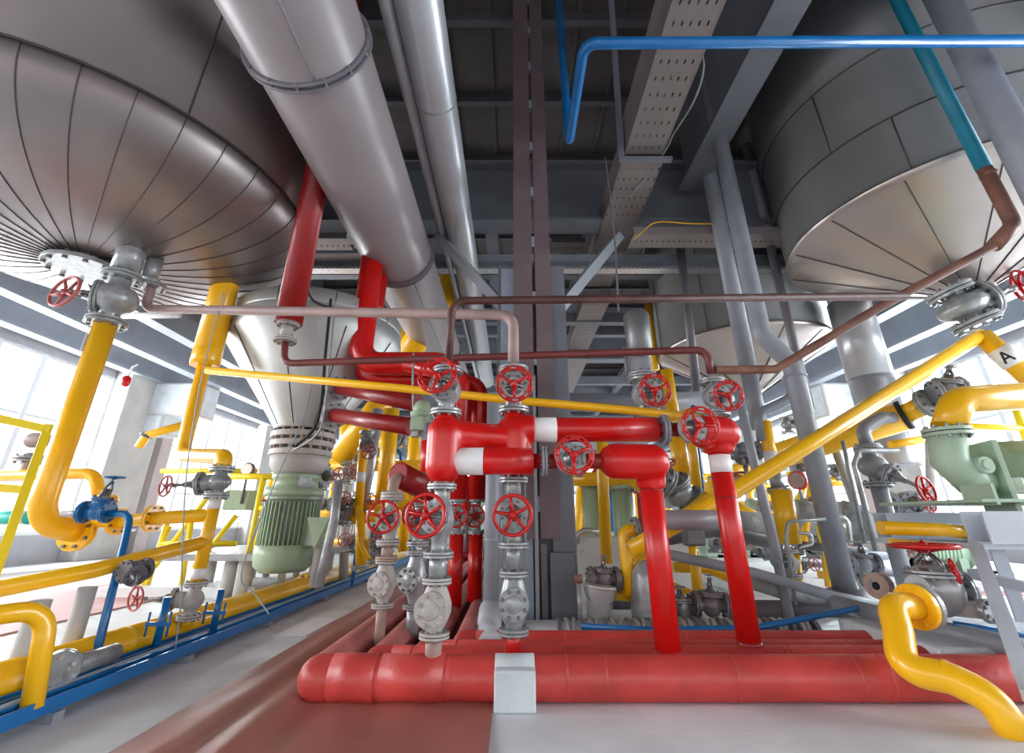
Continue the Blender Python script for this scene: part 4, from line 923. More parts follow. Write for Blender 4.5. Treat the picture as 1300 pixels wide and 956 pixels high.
# handrails and frames beyond the yellow stack
t = thing('railing', 'bright yellow braced handrail behind the yellow valve stack', 'railing', W(200, 735, 5.4))
for pts in ([(215, 655), (182, 758)], [(215, 668), (178, 752), ][::-1], [(286, 602), (196, 720)], [(244, 655), (230, 745)], [(326, 598), (205, 598)], [(300, 690), (205, 690)], [(300, 655), (246, 720)], [(352, 605), (308, 745)]):
    b = MB(); b.tube([W(p[0], p[1], 5.4) for p in pts], .028, YELB, 8); b.build('rail', t)
t = thing('railing', 'yellow handrail standing by the green junction box left of the motor', 'railing', W(320, 745, 4.9))
for pts in ([(335, 603), (306, 752)], [(292, 605), (352, 605)], [(330, 645), (352, 645)]):
    b = MB(); b.tube([W(p[0], p[1], 4.9) for p in pts], .03, YELB, 8); b.build('rail', t)
t = thing('work_table', 'pale steel frame bench with round legs left of the green motor', 'bench', W(300, 765, 5.0))
b = MB(); a, c2 = W(262, 697, 5.6), W(332, 697, 4.8); b.bx((a.x, 4.8, a.z - .06), (c2.x, 6.4, a.z), GREYL); b.build('table_top', t)
for px, Y in ((296, 5.0), (314, 4.9), (270, 5.6), (322, 6.0)):
    p = W(px, 705, Y); b = MB(); b.tube([(p.x, Y, .02), (p.x, Y, p.z + .02)], .06, PIER, 14); b.disc((p.x, Y, .02), Z, .1, .03, GREY, 16); b.build('leg', t)
b = MB(); c = W(305, 635, 5.2); b.box(c, (.26, .18, .2), GREEN, bev=.01); b.build('junction_box', label='pale green junction box on the bench left of the motor', cat='box')
c = W(315, 596, 5.1); b = MB(); b.disc(c, (0, -1, 0), .07, .05, GREYD, 24); b.disc(c + Vector((0, -.028, 0)), (0, -1, 0), .058, .006, WHITE, 24); b.tube([c, c - Vector((0, 0, .35))], .014, GREYD, 8); b.build('pressure_gauge', label='round pressure gauge on a thin stem above the green junction box', cat='gauge')
b = MB()
for k in range(6): a = W(312 + k * 20, 755 + (k % 3) * 6, 5.3 + (k % 2) * .8); b.tube([(a.x, a.y, .1), (a.x, a.y, .1 + .25 + .1 * (k % 3))], .04, PIER, 10)
b.bx((W(312, 750, 5.3).x, 5.25, .42), (W(430, 750, 5.3).x, 6.2, .47), GREYL); b.build('pipe_trestle', label='low pale trestle with several short legs under the green motor', cat='trestle')

# between vessel and manifold
pl('thick yellow diagonal pipe right of the conical vessel', YEL, 15, 5.6, [(500, 490), (428, 585)], seg=20)
pl('thick yellow vertical pipe behind the dark red outlet pipes', YEL, 11, 5.4, [(497, 520), (486, 650)], seg=20)
pl('yellow diagonal strut pipe far behind the thin overhead pipes', YEL, 16, 6.5, [(590, 330), (500, 480)], seg=20)
pl('yellow vertical pipe seen below the large duct end', YEL, 12, 7.0, [(520, 405), (505, 470)], seg=20)
pl('silver leaning pipe between the yellow ones right of the vessel', SILVER, 7.5, 5.2, [(480, 520), (470, 590), (455, 660)], seg=18)
pl('pale grey drain pipe right of the green motor', GREYL, 7, 4.3, [(430, 610), (424, 660), (412, 712), (404, 745)], seg=18, bend=.05)
pl('slim yellow pipe with a white band beside the silver leaning pipe', YEL, 6, 5.0, [(462, 555), (455, 650)], bands=((0, .55, .05),))
pl('level yellow pipe crossing behind the dull pink-grey valve', YEL, 6.5, 5.2, [(425, 640), (470, 642), (535, 640)])
pl('level yellow pipe crossing at the height of the tan elbow', YEL, 7, 6.0, [(395, 592), (475, 592), (548, 590)])
pl('yellow vertical pipe curling forward left of the pink-grey valve', YEL, 6, 4.9, [(455, 642), (460, 690), (470, 708), (476, 700)], bend=.08)
pl('short yellow vertical with flange standing on the floor behind the blue posts', YEL, 7, 5.2, [(458, 640), (458, 720)], fl=[(1, -1)], fm=GREYL)
pl('yellow level pipe beside the motor fan cover', YEL, 5, 5.8, [(425, 688), (475, 688)])
pl('yellow vertical pipe framing the background near the square valve body', YEL, 8, 6.4, [(528, 540), (520, 640)])
pl('tan vertical pipe behind the yellow diagonal pipe', PIER, 6, 5.8, [(440, 585), (436, 735)])
for i, (px, py, Y, R_, m, lab, wx, wy, st) in enumerate((
    (405, 605, 4.9, 13, GREYL, 'boxy grey valve end at the foot of the yellow diagonal pipe', 430, 603, 'five'),
    (437, 650, 5.0, 13, GREYL, 'grey flanged valve with a small red wheel right of the motor', 436, 632, 'five'),
    (456, 640, 5.3, 12, GREY, 'grey square-bodied valve behind the pink-grey valve wheel', 470, 636, 'five'),
    (440, 600, 5.6, 11, GREYL, 'upper background valve with a tiny red wheel right of the vessel neck', 452, 598, 'five'),
    (478, 700, 4.9, 12, GREYL, 'low grey valve behind the tan spool', 484, 682, 'five'),
    (465, 560, 5.0, 10, GREYL, 'small grey valve with a red wheel below the dark red outlet pipes', 468, 574, 'five'))):
    c = W(px, py, Y); valve('gate_valve', lab, c, Z, W(wx, wy, Y - .2), R(R_, c), R(R_ * 2.2, c), R(9, c), m=m, wm=WHEELD, style=st)
# pale green actuator next to stack A
b = thing('actuator', 'pale green domed valve actuator left of the upper left wheel', 'actuator', W(535, 570, 3.3))
q = MB(); c = W(536, 522, 3.3); q.capsule(c - Vector((0, 0, .03)), c + Vector((0, 0, .02)), .065, GREEN); q.lathe([(-.07, .04), (-.03, .085), (-.01, .085)], GREEN, c, Z, 20); q.build('dome', b)
q = MB(); q.box(W(530, 538, 3.25), (.09, .07, .10), GREEN, bev=.006); q.box(W(527, 548, 3.28), (.05, .05, .08), GREYL, bev=.006); q.build('switch_box', b)
q = MB(); q.tube([c, W(538, 590, 3.3)], .025, GREY, 12); q.build('column', b)
wire('conduit', 'thin grey conduit dropping to the green domed actuator', GREYL, [W(525, 448, 3.3), W(524, 490, 3.3), W(526, 530, 3.28)], .009, 'conduit')
for px, Y in ((534, 4.2), (534, 3.9)):
    pass

# =====================================================================  RIGHT SIDE
# blue overhead pipe
zbp = H + 3.0
def OZ(px, py):
    g_ = G(px, py, zbp); return g_
e0 = OZ(742, 54); e1 = OZ(723, 183); y0b = OZ(760, 55).y
pipe('overhead_pipe', 'bright blue overhead pipe with an upward return, crossing to the right edge', BLUE, [(4.2, y0b - .02, zbp + .0), (e0.x, y0b, zbp), (e0.x, e1.y, zbp), (e0.x - .03, e1.y + .02, ZC - .2)], .038, bend=.09, seg=20)
pipe('vertical_pipe', 'thick pale grey vertical pipe at the top right edge, in front of the tank', GREY, [W(1238, 80, 2.4), Vector((W(1238, 80, 2.4).x, 2.4, ZC - .25))] and [Vector((W(1238, 80, 2.4).x, 2.4, .02)), Vector((W(1238, 80, 2.4).x, 2.4, ZC - .25))], R(23, W(1238, 80, 2.4)), seg=32)
a, c2 = W(1250, 215, 2.6), W(1128, -20, 2.6)
pipe('drop_pipe', 'dark teal pipe coming down at the upper right, ending in rust', TEAL, [a, c2, c2 + (c2 - a) * .9], R(11, a), seg=24, bend=0)
pipe('drop_pipe', 'bare rusty elbow under the dark teal pipe', RUST, [a + (c2 - a) * .02, W(1287, 285, 2.6), W(1262, 312, 2.6)], R(10.5, a), seg=24, bend=.1, colls=[(W(1255, 222, 2.6), a - c2, R(12, a), .03)])
# right tank outlet valve, tee and diagonal yellow pipes
Yv3 = 3.9
V = W(1222, 390, Yv3)
valve('gate_valve', 'big grey valve under the right tank with a red wheel at the edge', V, (.35, -.05, -.93), W(1296, 362, 3.8), R(32, V), R(58, V), R(24, V), wax=(.9, -.5, .1), bulge=1.2, nb=10)
te = W(1245, 425, 3.8)
pipe('diagonal_pipe', 'long slim yellow pipe descending diagonally from the right tank valve', YEL, [te, W(1010, 575, 3.55), W(905, 640, 3.4), W(845, 672, 3.35), W(800, 700, 3.35)], R(10.5, W(1040, 555, 3.6)), seg=24, bend=.05)
pipe('diagonal_pipe', 'short thick yellow pipe from the tank valve to the right edge, lettered band', YEL, [te, te + (W(1330, 500, 3.7) - te)], R(15, W(1270, 450, 3.7)), seg=28)
dd = (W(1330, 500, 3.7) - te); o = [q for q in C.objects if q.name.startswith('diagonal_pipe')][-1]
b = MB(); b.lathe([(0, R(15.5, te)), (.17, R(15.5, te))], WHITE, te + dd * .26, dd, 28); lb = b.build('label_band', o, label='white band lettered A')
pc = te + dd * .26 + dd.normalized() * .085; nrm = (Vector((0, 0, H)) - pc).normalized(); nrm = (nrm - dd.normalized() * nrm.dot(dd.normalized())).normalized()
yv = -dd.normalized(); xv = yv.cross(nrm); b = MB(); b.M = Matrix.Translation(pc + nrm * R(15.7, te)) @ Matrix((xv, yv, nrm)).transposed().to_4x4()
for a_, c_ in (((-.035, -.05), (0, .05)), ((.035, -.05), (0, .05)), ((-.02, -.012), (.02, -.012))):
    b.prism([(-.008, -.002), (.008, -.002), (.008, .003), (-.008, .003)], (a_[0], a_[1], 0), (c_[0], c_[1], 0), DARK)
b.build('letter', lb)
# grey pipes in the middle right
Yp = 4.0
P = [W(912, 185, Yp), W(940, 390, Yp), W(962, 445, Yp), W(1003, 468, Yp)]
xg = W(1080, 780, Yp).x
pipe('vertical_pipe', 'thick blue-grey pipe with an offset bend, standing right of the red legs', GREY, [(W(940, 300, Yp).x, Yp, ZC - .2), (W(940, 300, Yp).x, Yp, zy(425, Yp)), (xg, Yp, zy(462, Yp)), (xg, Yp, .15)], R(15, W(1040, 640, Yp)), seg=28, bend=.22, colls=[((xg, Yp, zy(478, Yp)), Z, R(15.6, W(1020, 478, Yp)), .02), ((xg, Yp, zy(640, Yp)), Z, R(15.4, W(1040, 640, Yp)), .015)])
b = MB(); b.lathe([(0, .17), (.2, .155), (.24, .12)], GREYD, (xg, Yp, 0), Z, 28); b.build('pipe_boot', label='round grey socket on the floor at the foot of the offset grey pipe', cat='pipe support')
vert('tall straight grey pipe behind the offset grey pipe, yellow lower down', GREY, 11, 4.6, 950, 470, 545, seg=22)
x = W(950, 470, 4.6).x; pipe('vertical_pipe', 'upper part of the straight grey pipe, rising to the roof beside the far tank', GREY, [(x, 4.6, zy(468, 4.6)), (x, 4.6, ZC - .1)], R(11, W(958, 400, 4.6)), seg=22)
vert('thin grey vertical pipe from the roof just left of the right tank', GREY, 6.5, 5.0, 975, 300, 185)
x = W(975, 300, 5.0).x; pipe('vertical_pipe', 'thin grey pipe continuing down in front of the wide far tank', GREYD, [(x, 5.0, zy(300, 5.0)), (x, 5.0, zy(520, 5.0))], R(6, W(980, 400, 5)))
pl('narrow steel vertical pipe in front of the far tank left side', GREYD, 5.5, 5.4, [(862, 300), (885, 500)]); pl('narrow steel vertical pipe beside the pale riser over the header', GREY, 5, 4.6, [(795, 440), (800, 480)])
pl('thin light grey pipe leaning right of the fat red elbow', GREY, 7, 3.9, [(935, 490), (958, 590), (985, 700), (1005, 800)], seg=16)
pl('grey curled pipe joining the straight grey pipe to the offset one', GREY, 7, 4.3, [(968, 560), (963, 525), (985, 515), (1005, 505), (1008, 470)], bend=.12)
pl('short yellow pipe with white band under the grey curled pipe', YEL, 9, 4.3, [(970, 535), (982, 600)], bands=((0, .75, .07),))
pl('grey pipe stub below the white banded yellow pipe', GREYL, 9, 4.3, [(982, 600), (989, 622)], fl=[(1, -1)])
pl('fat bright yellow standing pipe right of the red legs', YEL, 15, 4.2, [(991, 622), (1003, 690)], seg=24); pl('thinner yellow leg below the fat bright yellow standing pipe', YEL, 8, 4.2, [(1008, 700), (1020, 800)], fl=[(0, 1)], fm=GREYL)
vert('very large silver-grey vertical stack pipe at right', SILVER, 28, 5.6, 1105, 480, 385, seg=40, colls=()); x = W(1105, 480, 5.6).x
pipe('stack_pipe', 'lower length of the very large silver-grey stack pipe at right', SILVER, [(x, 5.6, zy(484, 5.6)), (x, 5.6, zy(588, 5.6)), (x, 5.6, zy(592, 5.6))], R(30, W(1125, 540, 5.6)), seg=40)
# fat yellow lagged pipe and valve at right
a, c2 = W(985, 580, 5.2), W(1145, 528, 4.3)
pipe('lagged_pipe', 'fat yellow lagged pipe running back behind the diagonal pipe', YEL, [a, c2], R(21, W(1100, 545, 4.5)), seg=32)
b = MB(); b.lathe([(0, R(14.5, c2)), (0, R(22.5, c2)), (.04, R(22.5, c2)), (.04, R(14.5, c2))], DARK, c2, (c2 - a), 32); b.build('pipe_collar', label='black open end collar of the fat yellow lagged pipe', cat='collar')
e = W(1178, 512, 4.05); pipe('connecting_pipe', 'yellow pipe coming out of the black-ended lagged pipe', YEL, [c2, e], R(14, c2), seg=24, flanges=[(e, (c2 - e).normalized(), R(23, e))], fm=GREYL)
V = W(1203, 497, 3.95); valve('gate_valve', 'grey ribbed valve between the lagged pipe and the upper right yellow pipe', V, (1, -.25, .12), W(1205, 465, 3.9), R(21, V), R(34, V), R(9, V), m=GREY, wm=GREY)
pl('upper of two yellow pipes entering from the right edge', YEL, 9, 3.9, [(1226, 500), (1340, 488)], seg=22)
Yq = 3.0
P = [W(1340, 500, Yq), W(1215, 508, Yq), W(1203, 545, Yq)]
pipe('elbow_pipe', 'thick yellow elbow pipe bolted onto the pale green pump', YEL, P, R(22, W(1260, 505, Yq)), bend=.14, seg=28)
pump = thing('pump', 'pale green pump with a bolted inlet elbow on a grey steel base', 'pump', W(1235, 640, Yq))
c = W(1202, 549, Yq); q = MB(); q.flange(c, Z, R(32, c), .022, GREENL, 10); q.build('inlet_flange', pump)
q = MB(); q.tube([c, W(1205, 585, Yq), W(1232, 610, Yq), W(1262, 612, Yq + .05)], [R(24, c), R(25, c), R(24, c), R(20, c)], GREENL, 28, bend=0); q.build('inlet_elbow', pump)
o = q = MB(); q.tube(fillet([c, W(1203, 592, Yq), W(1258, 612, Yq + .05)], .12), R(23.5, c), GREENL, 28); q.build('casing', pump)
q = MB(); e = W(1253, 590, Yq - .12); q.tube([e, e + Vector((0, .15, 0))], .05, GREENL, 20); q.disc(e, (0, -1, 0), .03, .02, GREENL, 12); q.box(W(1258, 605, Yq + .02), (.03, .3, .42), GREENL, x=(1, -.3, 0), bev=.004); q.build('bearing_bracket', pump)
q = MB(); q.tube([W(1262, 590, Yq + .2), W(1345, 585, Yq + .2)], .15, GREEN, 32); q.build('pump_motor', pump)
q = MB()
for k in range(7): q.box(W(1280 + k * 9, 617, Yq + .05), (.012, .2, .09), WHITE, bev=.002)
q.build('cooling_fins', pump)
q = MB(); a = W(1226, 634, Yq - .1); q.bx((a.x, Yq - .2, a.z - .02), (a.x + 1.2, Yq + .6, a.z), GREENL, .004); q.box(W(1243, 628, Yq - .1), (.02, .2, .12), GREENL, x=(1, 0, .4)); q.build('foot_plate', pump)
bs = thing('support_frame', 'pale blue-grey steel frame with leaning white legs carrying the pump', 'base frame', W(1260, 800, 2.6))
a = W(1228, 640, Yq - .2); q = MB(); q.channel((a.x, Yq - .2, a.z - .21), (a.x + 1.4, Yq - .2, a.z - .21), .14, .17, STEELW, .01); q.channel((a.x, Yq + .5, a.z - .21), (a.x + 1.4, Yq + .5, a.z - .21), .14, .17, STEELW, .01)
q.bx((a.x, Yq - .2, a.z - .24), (a.x + 1.4, Yq + .6, a.z - .21), STEELW); q.build('base_beam', bs)
for (x0, y0, Ya, x1, y1, Yb_) in ((1238, 690, 2.85, 1310, 885, 2.16), (1262, 690, 2.95, 1300, 790, 2.9)):
    q = MB(); q.prism([(-.03, -.025), (.03, -.025), (.03, .025), (-.03, .025)], W(x0, y0, Ya), W(x1, y1, Yb_), STEELW); q.build('leg', bs)
q = MB(); q.prism([(-.025, -.025), (.025, -.025), (.025, .025), (-.025, .025)], W(1232, 728, 3.0), W(1330, 752, 2.7), STEELW); q.build('cross_bar', bs)
# grey valve with red wheels left of the pump
V = W(1108, 592, 4.2)
valve('gate_valve', 'grey valve on the standing grey riser with its wheel reaching right', V, Z, W(1176, 622, 3.9), R(19, V), R(52, V), R(18, V), m=GREY, wax=(.35, -.9, .1), bulge=1.15)
Vp = lambda py: Vector((V.x, 4.2, zy(py, 4.2)))
pipe('riser_pipe', 'grey riser pipe below the valve left of the pump', GREY, [Vp(618), Vp(770)], R(12, Vp(690)), seg=22)
pipe('elbow_pipe', 'grey gooseneck pipe above the valve left of the pump', GREY, [Vp(566), Vp(545), W(1120, 530, 4.2), W(1140, 530, 4.3), W(1146, 520, 4.4)], R(9, Vp(560)), bend=.08, flanges=[(Vp(567), Z, R(17, V))])
valve('gate_valve', 'second grey valve whose red wheel sits just under the reaching wheel', W(1150, 640, 4.6), X, W(1180, 640, 4.3), .12, .3, R(12, W(1180, 640, 4.3)), m=GREY, wax=(.2, -.95, .1))
pl('thin bent conduit rising left of the grey valve riser', GREYL, 3.5, 3.9, [(1140, 572), (1090, 572), (1084, 590), (1112, 700)], bend=.05); pl('second thin grey conduit left of the grey valve riser', GREYL, 3, 4.0, [(1070, 560), (1078, 600), (1098, 690)], bend=.05)
pl('yellow horizontal pipe in front of the pump base', YEL, 10.5, 2.9, [(1118, 670), (1200, 673), (1234, 677)], seg=22); pl('thin yellow pipe under the horizontal one in front of the pump base', YEL, 5, 3.2, [(1130, 688), (1215, 694)])
# big grey floor valve with edge on wheel
V = W(1188, 748, 2.75)
valve('gate_valve', 'large pale grey floor valve with a flat red wheel lying level on top', V, (.95, .3, -.05), Vector((W(1178, 693, 2.72).x, 2.75, W(1170, 693, 2.75).z)), R(35, V), R(84, V), R(45, V), m=GREYL, r=R(20, V), wax=Z, nb=10, bulge=1.1, flg=(0, 1))
c = W(1165, 770, 2.5)
fc_ = W(1163, 770, 2.47); P = [fc_, fc_ + Vector((-.15, -.045, .01)), W(1140, 800, 2.36), W(1146, 850, 2.28), W(1205, 860, 2.2), W(1262, 888, 2.12), W(1290, 935, 2.10)]
pipe('elbow_pipe', 'glossy yellow S-bend pipe with a round flange at the bottom right', YEL, P, R(21, W(1140, 800, 2.4)), bend=.15, seg=30, colls=[(W(1210, 862, 2.19), P[5] - P[4], R(23, P[4]), .09)])
o = bpy.data.objects['elbow_pipe.002'] if 'elbow_pipe.002' in bpy.data.objects else [q for q in C.objects if q.name.startswith('elbow_pipe')][-1]
q = MB(); q.disc(fc_, (-.95, -.3, 0), R(34, fc_), .03, YEL, 36); q.bolts(fc_, (-.95, -.3, 0), R(27, fc_), 8, .009, .045, YEL); q.build('flange', o)
q = MB(); q.disc(fc_ + Vector((.036, .012, 0)), (-.95, -.3, 0), R(34, fc_), .03, GREYL, 36); q.build('flange', o, label='grey counter flange')
c = W(1254, 776, 2.6); b = MB(); b.disc(c, (.3, -.95, .1), R(19, c), .03, GREYL, 30); b.bolts(c + Vector((0, -.015, 0)), (.3, -.95, .1), R(13, c), 6, .01, .02, GREYD); b.tube([c, c + Vector((-.12, .3, -.02))], R(13, c), GREYW, 24); b.build('blind_flange', label='round pale blind flange with six bolts near the leaning white legs', cat='flange')
c = W(1114, 744, 3.0); b = MB(); b.disc(c, (-.9, -.45, .1), R(19, c), .03, TAN, 30); b.lathe([(.016, R(6, c)), (.018, 0)], DARK, c, (-.9, -.45, .1), 16); b.tube([c, c + Vector((.1, .22, 0))], R(12, c), GREY, 20); b.disc(c + Vector((.03, .012, 0)), (-.9, -.45, .1), R(19, c), .02, GREYL, 30); b.build('blind_flange', label='rusty open round flange left of the large floor valve', cat='flange')
c = W(1212, 724, 2.85); 
valve('gate_valve', 'smaller valve with a red three-spoke wheel behind the large floor valve', W(1190, 724, 3.0), (.3, .9, 0), W(1212, 725, 2.6), .06, .2, R(18, W(1212, 725, 2.6)), m=GREYW, wm=WHEEL, style='3', wax=(.85, -.5, .1))
pl('blue hose-like pipe along the floor behind the red headers', BLUE, 4.5, 3.25, [(738, 795, 3.28), (830, 800, 3.2), (960, 797, 3.2), (1100, 770, 3.3), (1132, 775, 3.25)], bend=.1, name='floor_pipe'); pl('blue flat pipe on the slab under the large floor valve', BLUE, 5, 2.75, [(1210, 792, 2.75), (1300, 806, 2.6)])
# tan round pipes & slab pipes at the lower right
pl('grey lagged pipe lying across the floor right of the red legs', GREYD, 13, 3.9, [(940, 775, 4.1), (1130, 775, 3.9)], seg=22); pl('grey pipe lying toward the large floor valve', GREY, 14, 3.1, [(1060, 765, 3.5), (1160, 792, 3.0), (1290, 822, 2.5)], seg=22)
# mauve lagged pipes between the red legs
pl('mauve lagged horizontal pipe between the two red legs', MAUVE, 13, 3.2, [(836, 660), (912, 660)], seg=28); pl('dark crumpled lagged pipe right of the second red leg', LAG, 14, 4.6, [(908, 660), (985, 665)], seg=24)
pl('grey sloping pipe low behind the red legs', GREY, 8, 3.7, [(840, 702), (960, 728), (1060, 758), (1130, 772)], seg=20)
pl('rough dark pipe going back below the mauve lagged pipe', GREYD, 10, 4.4, [(835, 685), (905, 672), (990, 690)], seg=20)
pl('dark grey level pipe low behind the right leg', GREYD, 11, 4.3, [(960, 772), (1050, 772)], seg=20)
# yellow tree right of the column
Yt2 = 4.2
pl('yellow header pipe across the pale green cylinders', YEL, 9, 5.0, [(722, 608), (800, 608), (815, 618)], seg=18, bend=.1)
pl('yellow vertical pipe in front of the pale green cylinders', YEL, 7.5, 4.6, [(764, 560), (765, 600), (770, 715)], seg=18); pl('pair of slim yellow uprights between the green cylinders', YEL, 5, 5.2, [(742, 615), (745, 705)])
pl('hooked yellow pipe curving down left of the first red leg', YEL, 9, 3.6, [(808, 672), (792, 675), (796, 720), (797, 755)], seg=20, bend=.14, fl=[(0, 1)], fm=GREY); pl('yellow branch slanting from the hooked pipe behind the red leg', YEL, 8, 3.7, [(794, 708), (830, 685), (900, 630)], seg=18); pl('lower yellow branch slanting up behind the first red leg', YEL, 7, 3.8, [(800, 722), (828, 700)]);
pl('short yellow foot pipe under the rusty check valve', YEL, 8, 3.7, [(772, 745), (785, 755), (802, 756)], seg=18)
pl('thick yellow vertical pipe seen between the two red legs', YEL, 11, 4.8, [(857, 540), (868, 615)], seg=22); pl('second yellow vertical pipe between the red legs, slightly leaning', YEL, 6, 4.6, [(873, 520), (888, 640)]); pl('thin blue vertical pipe between the red legs', BLUE, 3, 4.7, [(880, 515), (895, 655)])
pl('yellow leaning leg behind the second red leg foot', YEL, 6, 4.1, [(880, 700), (890, 770)]); pl('yellow vertical leg with a black edge between the red legs low down', YEL, 6, 4.4, [(882, 700), (888, 755)])
pl('yellow pipe snaking low behind the red legs', YEL, 7, 4.5, [(855, 720), (900, 722), (940, 740), (985, 745)], bend=.1)
pl('yellow lagged upper pipe seen above the upper header near the right wheel', YEL, 8, 5.0, [(846, 470), (856, 535)]); pl('yellow thin riser above the wide far tank cone left edge', YEL, 5, 7.5, [(822, 380), (832, 470)])
pl('grey horizontal lagged pipe crossing behind the upper right wheels', GREY, 12, 5.2, [(715, 510), (800, 512), (905, 508)], seg=24)
# green cylinders
for px, rpx, pa, pb, Y, lab in ((722, 9, 620, 690, 5.2, 'left pale green filter cylinder, partly behind the column'), (755, 14, 612, 688, 5.2, 'middle pale green filter cylinder behind the yellow upright'), (795, 15, 618, 690, 5.1, 'right pale green filter cylinder beside the first red leg')):
    a = W(px, pb, Y); r = R(rpx, a); t = thing('filter_cylinder', lab, 'filter', (a.x, Y, a.z - .3)); zt_ = zy(pa, Y)
    b = MB(); b.lathe([(zt_, r), (a.z, r), (a.z - .06, r * .8), (a.z - .09, r * .4)], GREEN, (a.x, Y, 0), Z, 28); b.build('vessel', t)
    b = MB(); b.disc((a.x, Y, zt_ + .0), Z, r * 1.25, .05, GREEN, 28); b.bolts((a.x, Y, zt_), Z, r * 1.1, 8, .012, .1, GREY); b.build('top_flange', t)
    b = MB(); b.tube([(a.x, Y, a.z - .05), (a.x, Y, .58)], r * .4, GREEN, 14); b.build('stand', t)
# low rusty valves in front
V = W(766, 734, 3.6); valve('gate_valve', 'rust-faced grey valve lying level with a looped yoke, left of the first red leg', V, (1, .1, -.02), W(766, 706, 3.6), R(15, V), R(36, V), R(6, V), m=MAUV, wm=GREY); 
pl('mauve pipe stub between the two level flanged valves', MAUV, 7, 3.6, [(785, 736), (812, 736)], fl=[(0, 1), (1, -1)], frp=14)
b = MB(); c = W(822, 755, 3.55); b.capsule(c + Vector((0, 0, -.12)), c + Vector((.02, 0, .1)), .12, GREYL, 24); b.build('strainer', label='rounded pale strainer body half hidden behind the first red leg', cat='strainer')
V = W(903, 768, 3.6); valve('gate_valve', 'dark grey level valve between the two red legs near the floor', V, (1, -.1, -.05), W(900, 730, 3.6), R(18, V), R(42, V), R(7, V), m=MAUV, wm=GREY); 
V = W(865, 770, 3.7); valve('gate_valve', 'stubby grey flanged valve just right of the first red leg foot', V, (1, 0, -.1), W(862, 745, 3.7), R(20, V), R(34, V), R(8, V), m=GREYL, wm=GREY)
V = W(862, 625, 4.3); valve('gate_valve', 'silvery slanted valve with ribbed bonnet between the red legs', V, (.8, .2, -.5), W(845, 590, 4.2), R(22, V), R(44, V), R(14, V), m=GREYL, wm=WHEELD)
V = W(945, 572, 4.4); valve('gate_valve', 'grey valve with a purple-red wheel right of the fat red elbow', V, X, W(948, 605, 4.3), R(13, V), R(36, V), R(16, V), m=GREY, wm=WHEELD, wax=(0, -.4, .9))
# bucket
t = thing('bucket', 'dented silver bucket leaning on the floor right of the column foot', 'bucket', W(760, 792, 3.5)); c = W(760, 792, 3.5); c.z = max(c.z, .12)
b = MB(); b.lathe([(.006, 0), (0, .078), (.19, .10), (.2, .105), (.2, .098), (.012, .074), (.012, 0)], ZINC, c, (.12, 0, 1), 32); b.lathe([(.19, .104), (.2, .112), (.21, .104)], ZINC, c, (.12, 0, 1), 32); b.build('pail', t)
b = MB(); top = c + Vector((.024, 0, .2)); b.tube([top + Vector((.11 * math.cos(a), -.02 - .09 * math.sin(a) * .6, -.11 * math.sin(a))) for a in [PI * i / 12 for i in range(13)]], .004, GREYD, 6); b.build('handle', t)
a, c2 = VP(737, 795, 3.45, 740); b = MB(); b.tube([a, c2], .015, GREYL, 12); b.lathe([(0, .028), (.05, .028)], RUST, c2, Z, 14); b.build('standpipe', label='thin pale standpipe with a rusty cap right of the column', cat='pipe')
# concrete sheet & slab pieces right
b = MB(); b.box(W(1205, 830, 2.55) , (1.1, .55, .02), CONCB, x=(1, -.2, -.0)); 
b = MB(); b.bx((2.05, 2.57, .0), (3.6, 3.32, .17), CONCB, .02); b.build('cover_slab', label='pale grey slab cover behind the right end of the red floor pipes', cat='slab')

pl('bent grey conduit standing in front of the fat yellow standing pipe', GREYL, 2.6, 3.8, [(1010, 768), (998, 680), (1000, 662), (1048, 659)], bend=.05, seg=10)
pl('small looped steel conduit right of the fat yellow standing pipe', CHROME, 2.6, 3.95, [(1014, 676), (1030, 678), (1032, 690), (1014, 696)], bend=.04, seg=10)
V = W(1003, 715, 4.0); valve('gate_valve', 'pale weathered valve body right under the fat yellow standing pipe', V, Z, W(985, 712, 3.85), R(14, V), R(34, V), R(8, V), m=GREYW, wm=GREY)
pl('crumpled grey lagged pipe between the standing pipe and the offset grey pipe', LAG, 13, 4.7, [(1008, 645), (1052, 652)], seg=24)
pl('crumpled grey lagged bend right of the offset grey pipe', LAG, 13, 4.8, [(1062, 648), (1092, 650), (1098, 690)], seg=24, bend=.12)
pl('dark level beam-like pipe behind the offset grey pipe', GREYD, 6, 4.9, [(1010, 692), (1100, 700)], seg=16)
pl('pale blue level pipe meeting the grey riser low', STEELB, 6, 4.6, [(1060, 703), (1125, 706)], seg=16)
pl('lumpy grey lagged pipe sloping under the grey sloping pipe', LAG, 12, 4.0, [(955, 738), (1000, 752), (1045, 760)], seg=22)
pl('bright yellow slim brace right of the steel conduit loop', YELB, 3, 4.9, [(1038, 668), (1056, 738)], seg=10)
V = W(1095, 715, 4.3); valve('gate_valve', 'grey flanged valve between offset grey pipe and rusty open flange', V, X, W(1092, 688, 4.3), R(15, V), R(40, V), R(12, V), m=GREY, wm=GREENL, wax=Z)
pl('second slim yellow upright between the green cylinders', YEL, 5, 5.15, [(750, 618), (753, 705)], seg=12)
pl('short yellow U-bend at the foot of the slim yellow uprights', YEL, 5, 5.1, [(733, 688), (735, 706), (752, 706)], seg=12, bend=.06)
pl('small bare steel elbow beside the left green cylinder', CHROME, 3.5, 4.9, [(732, 690), (733, 678), (742, 673), (760, 675)], seg=12, bend=.05)
pl('black-edged yellow leg between the red legs under the mauve pipe', YEL, 5, 4.0, [(878, 688), (884, 756)], seg=12)
b = MB(); c = W(880, 682, 4.0); b.box(c, (.16, .12, .13), GREYD, bev=.02); b.build('pipe_clamp', label='dark clamp block between the red legs under the mauve pipe', cat='clamp')
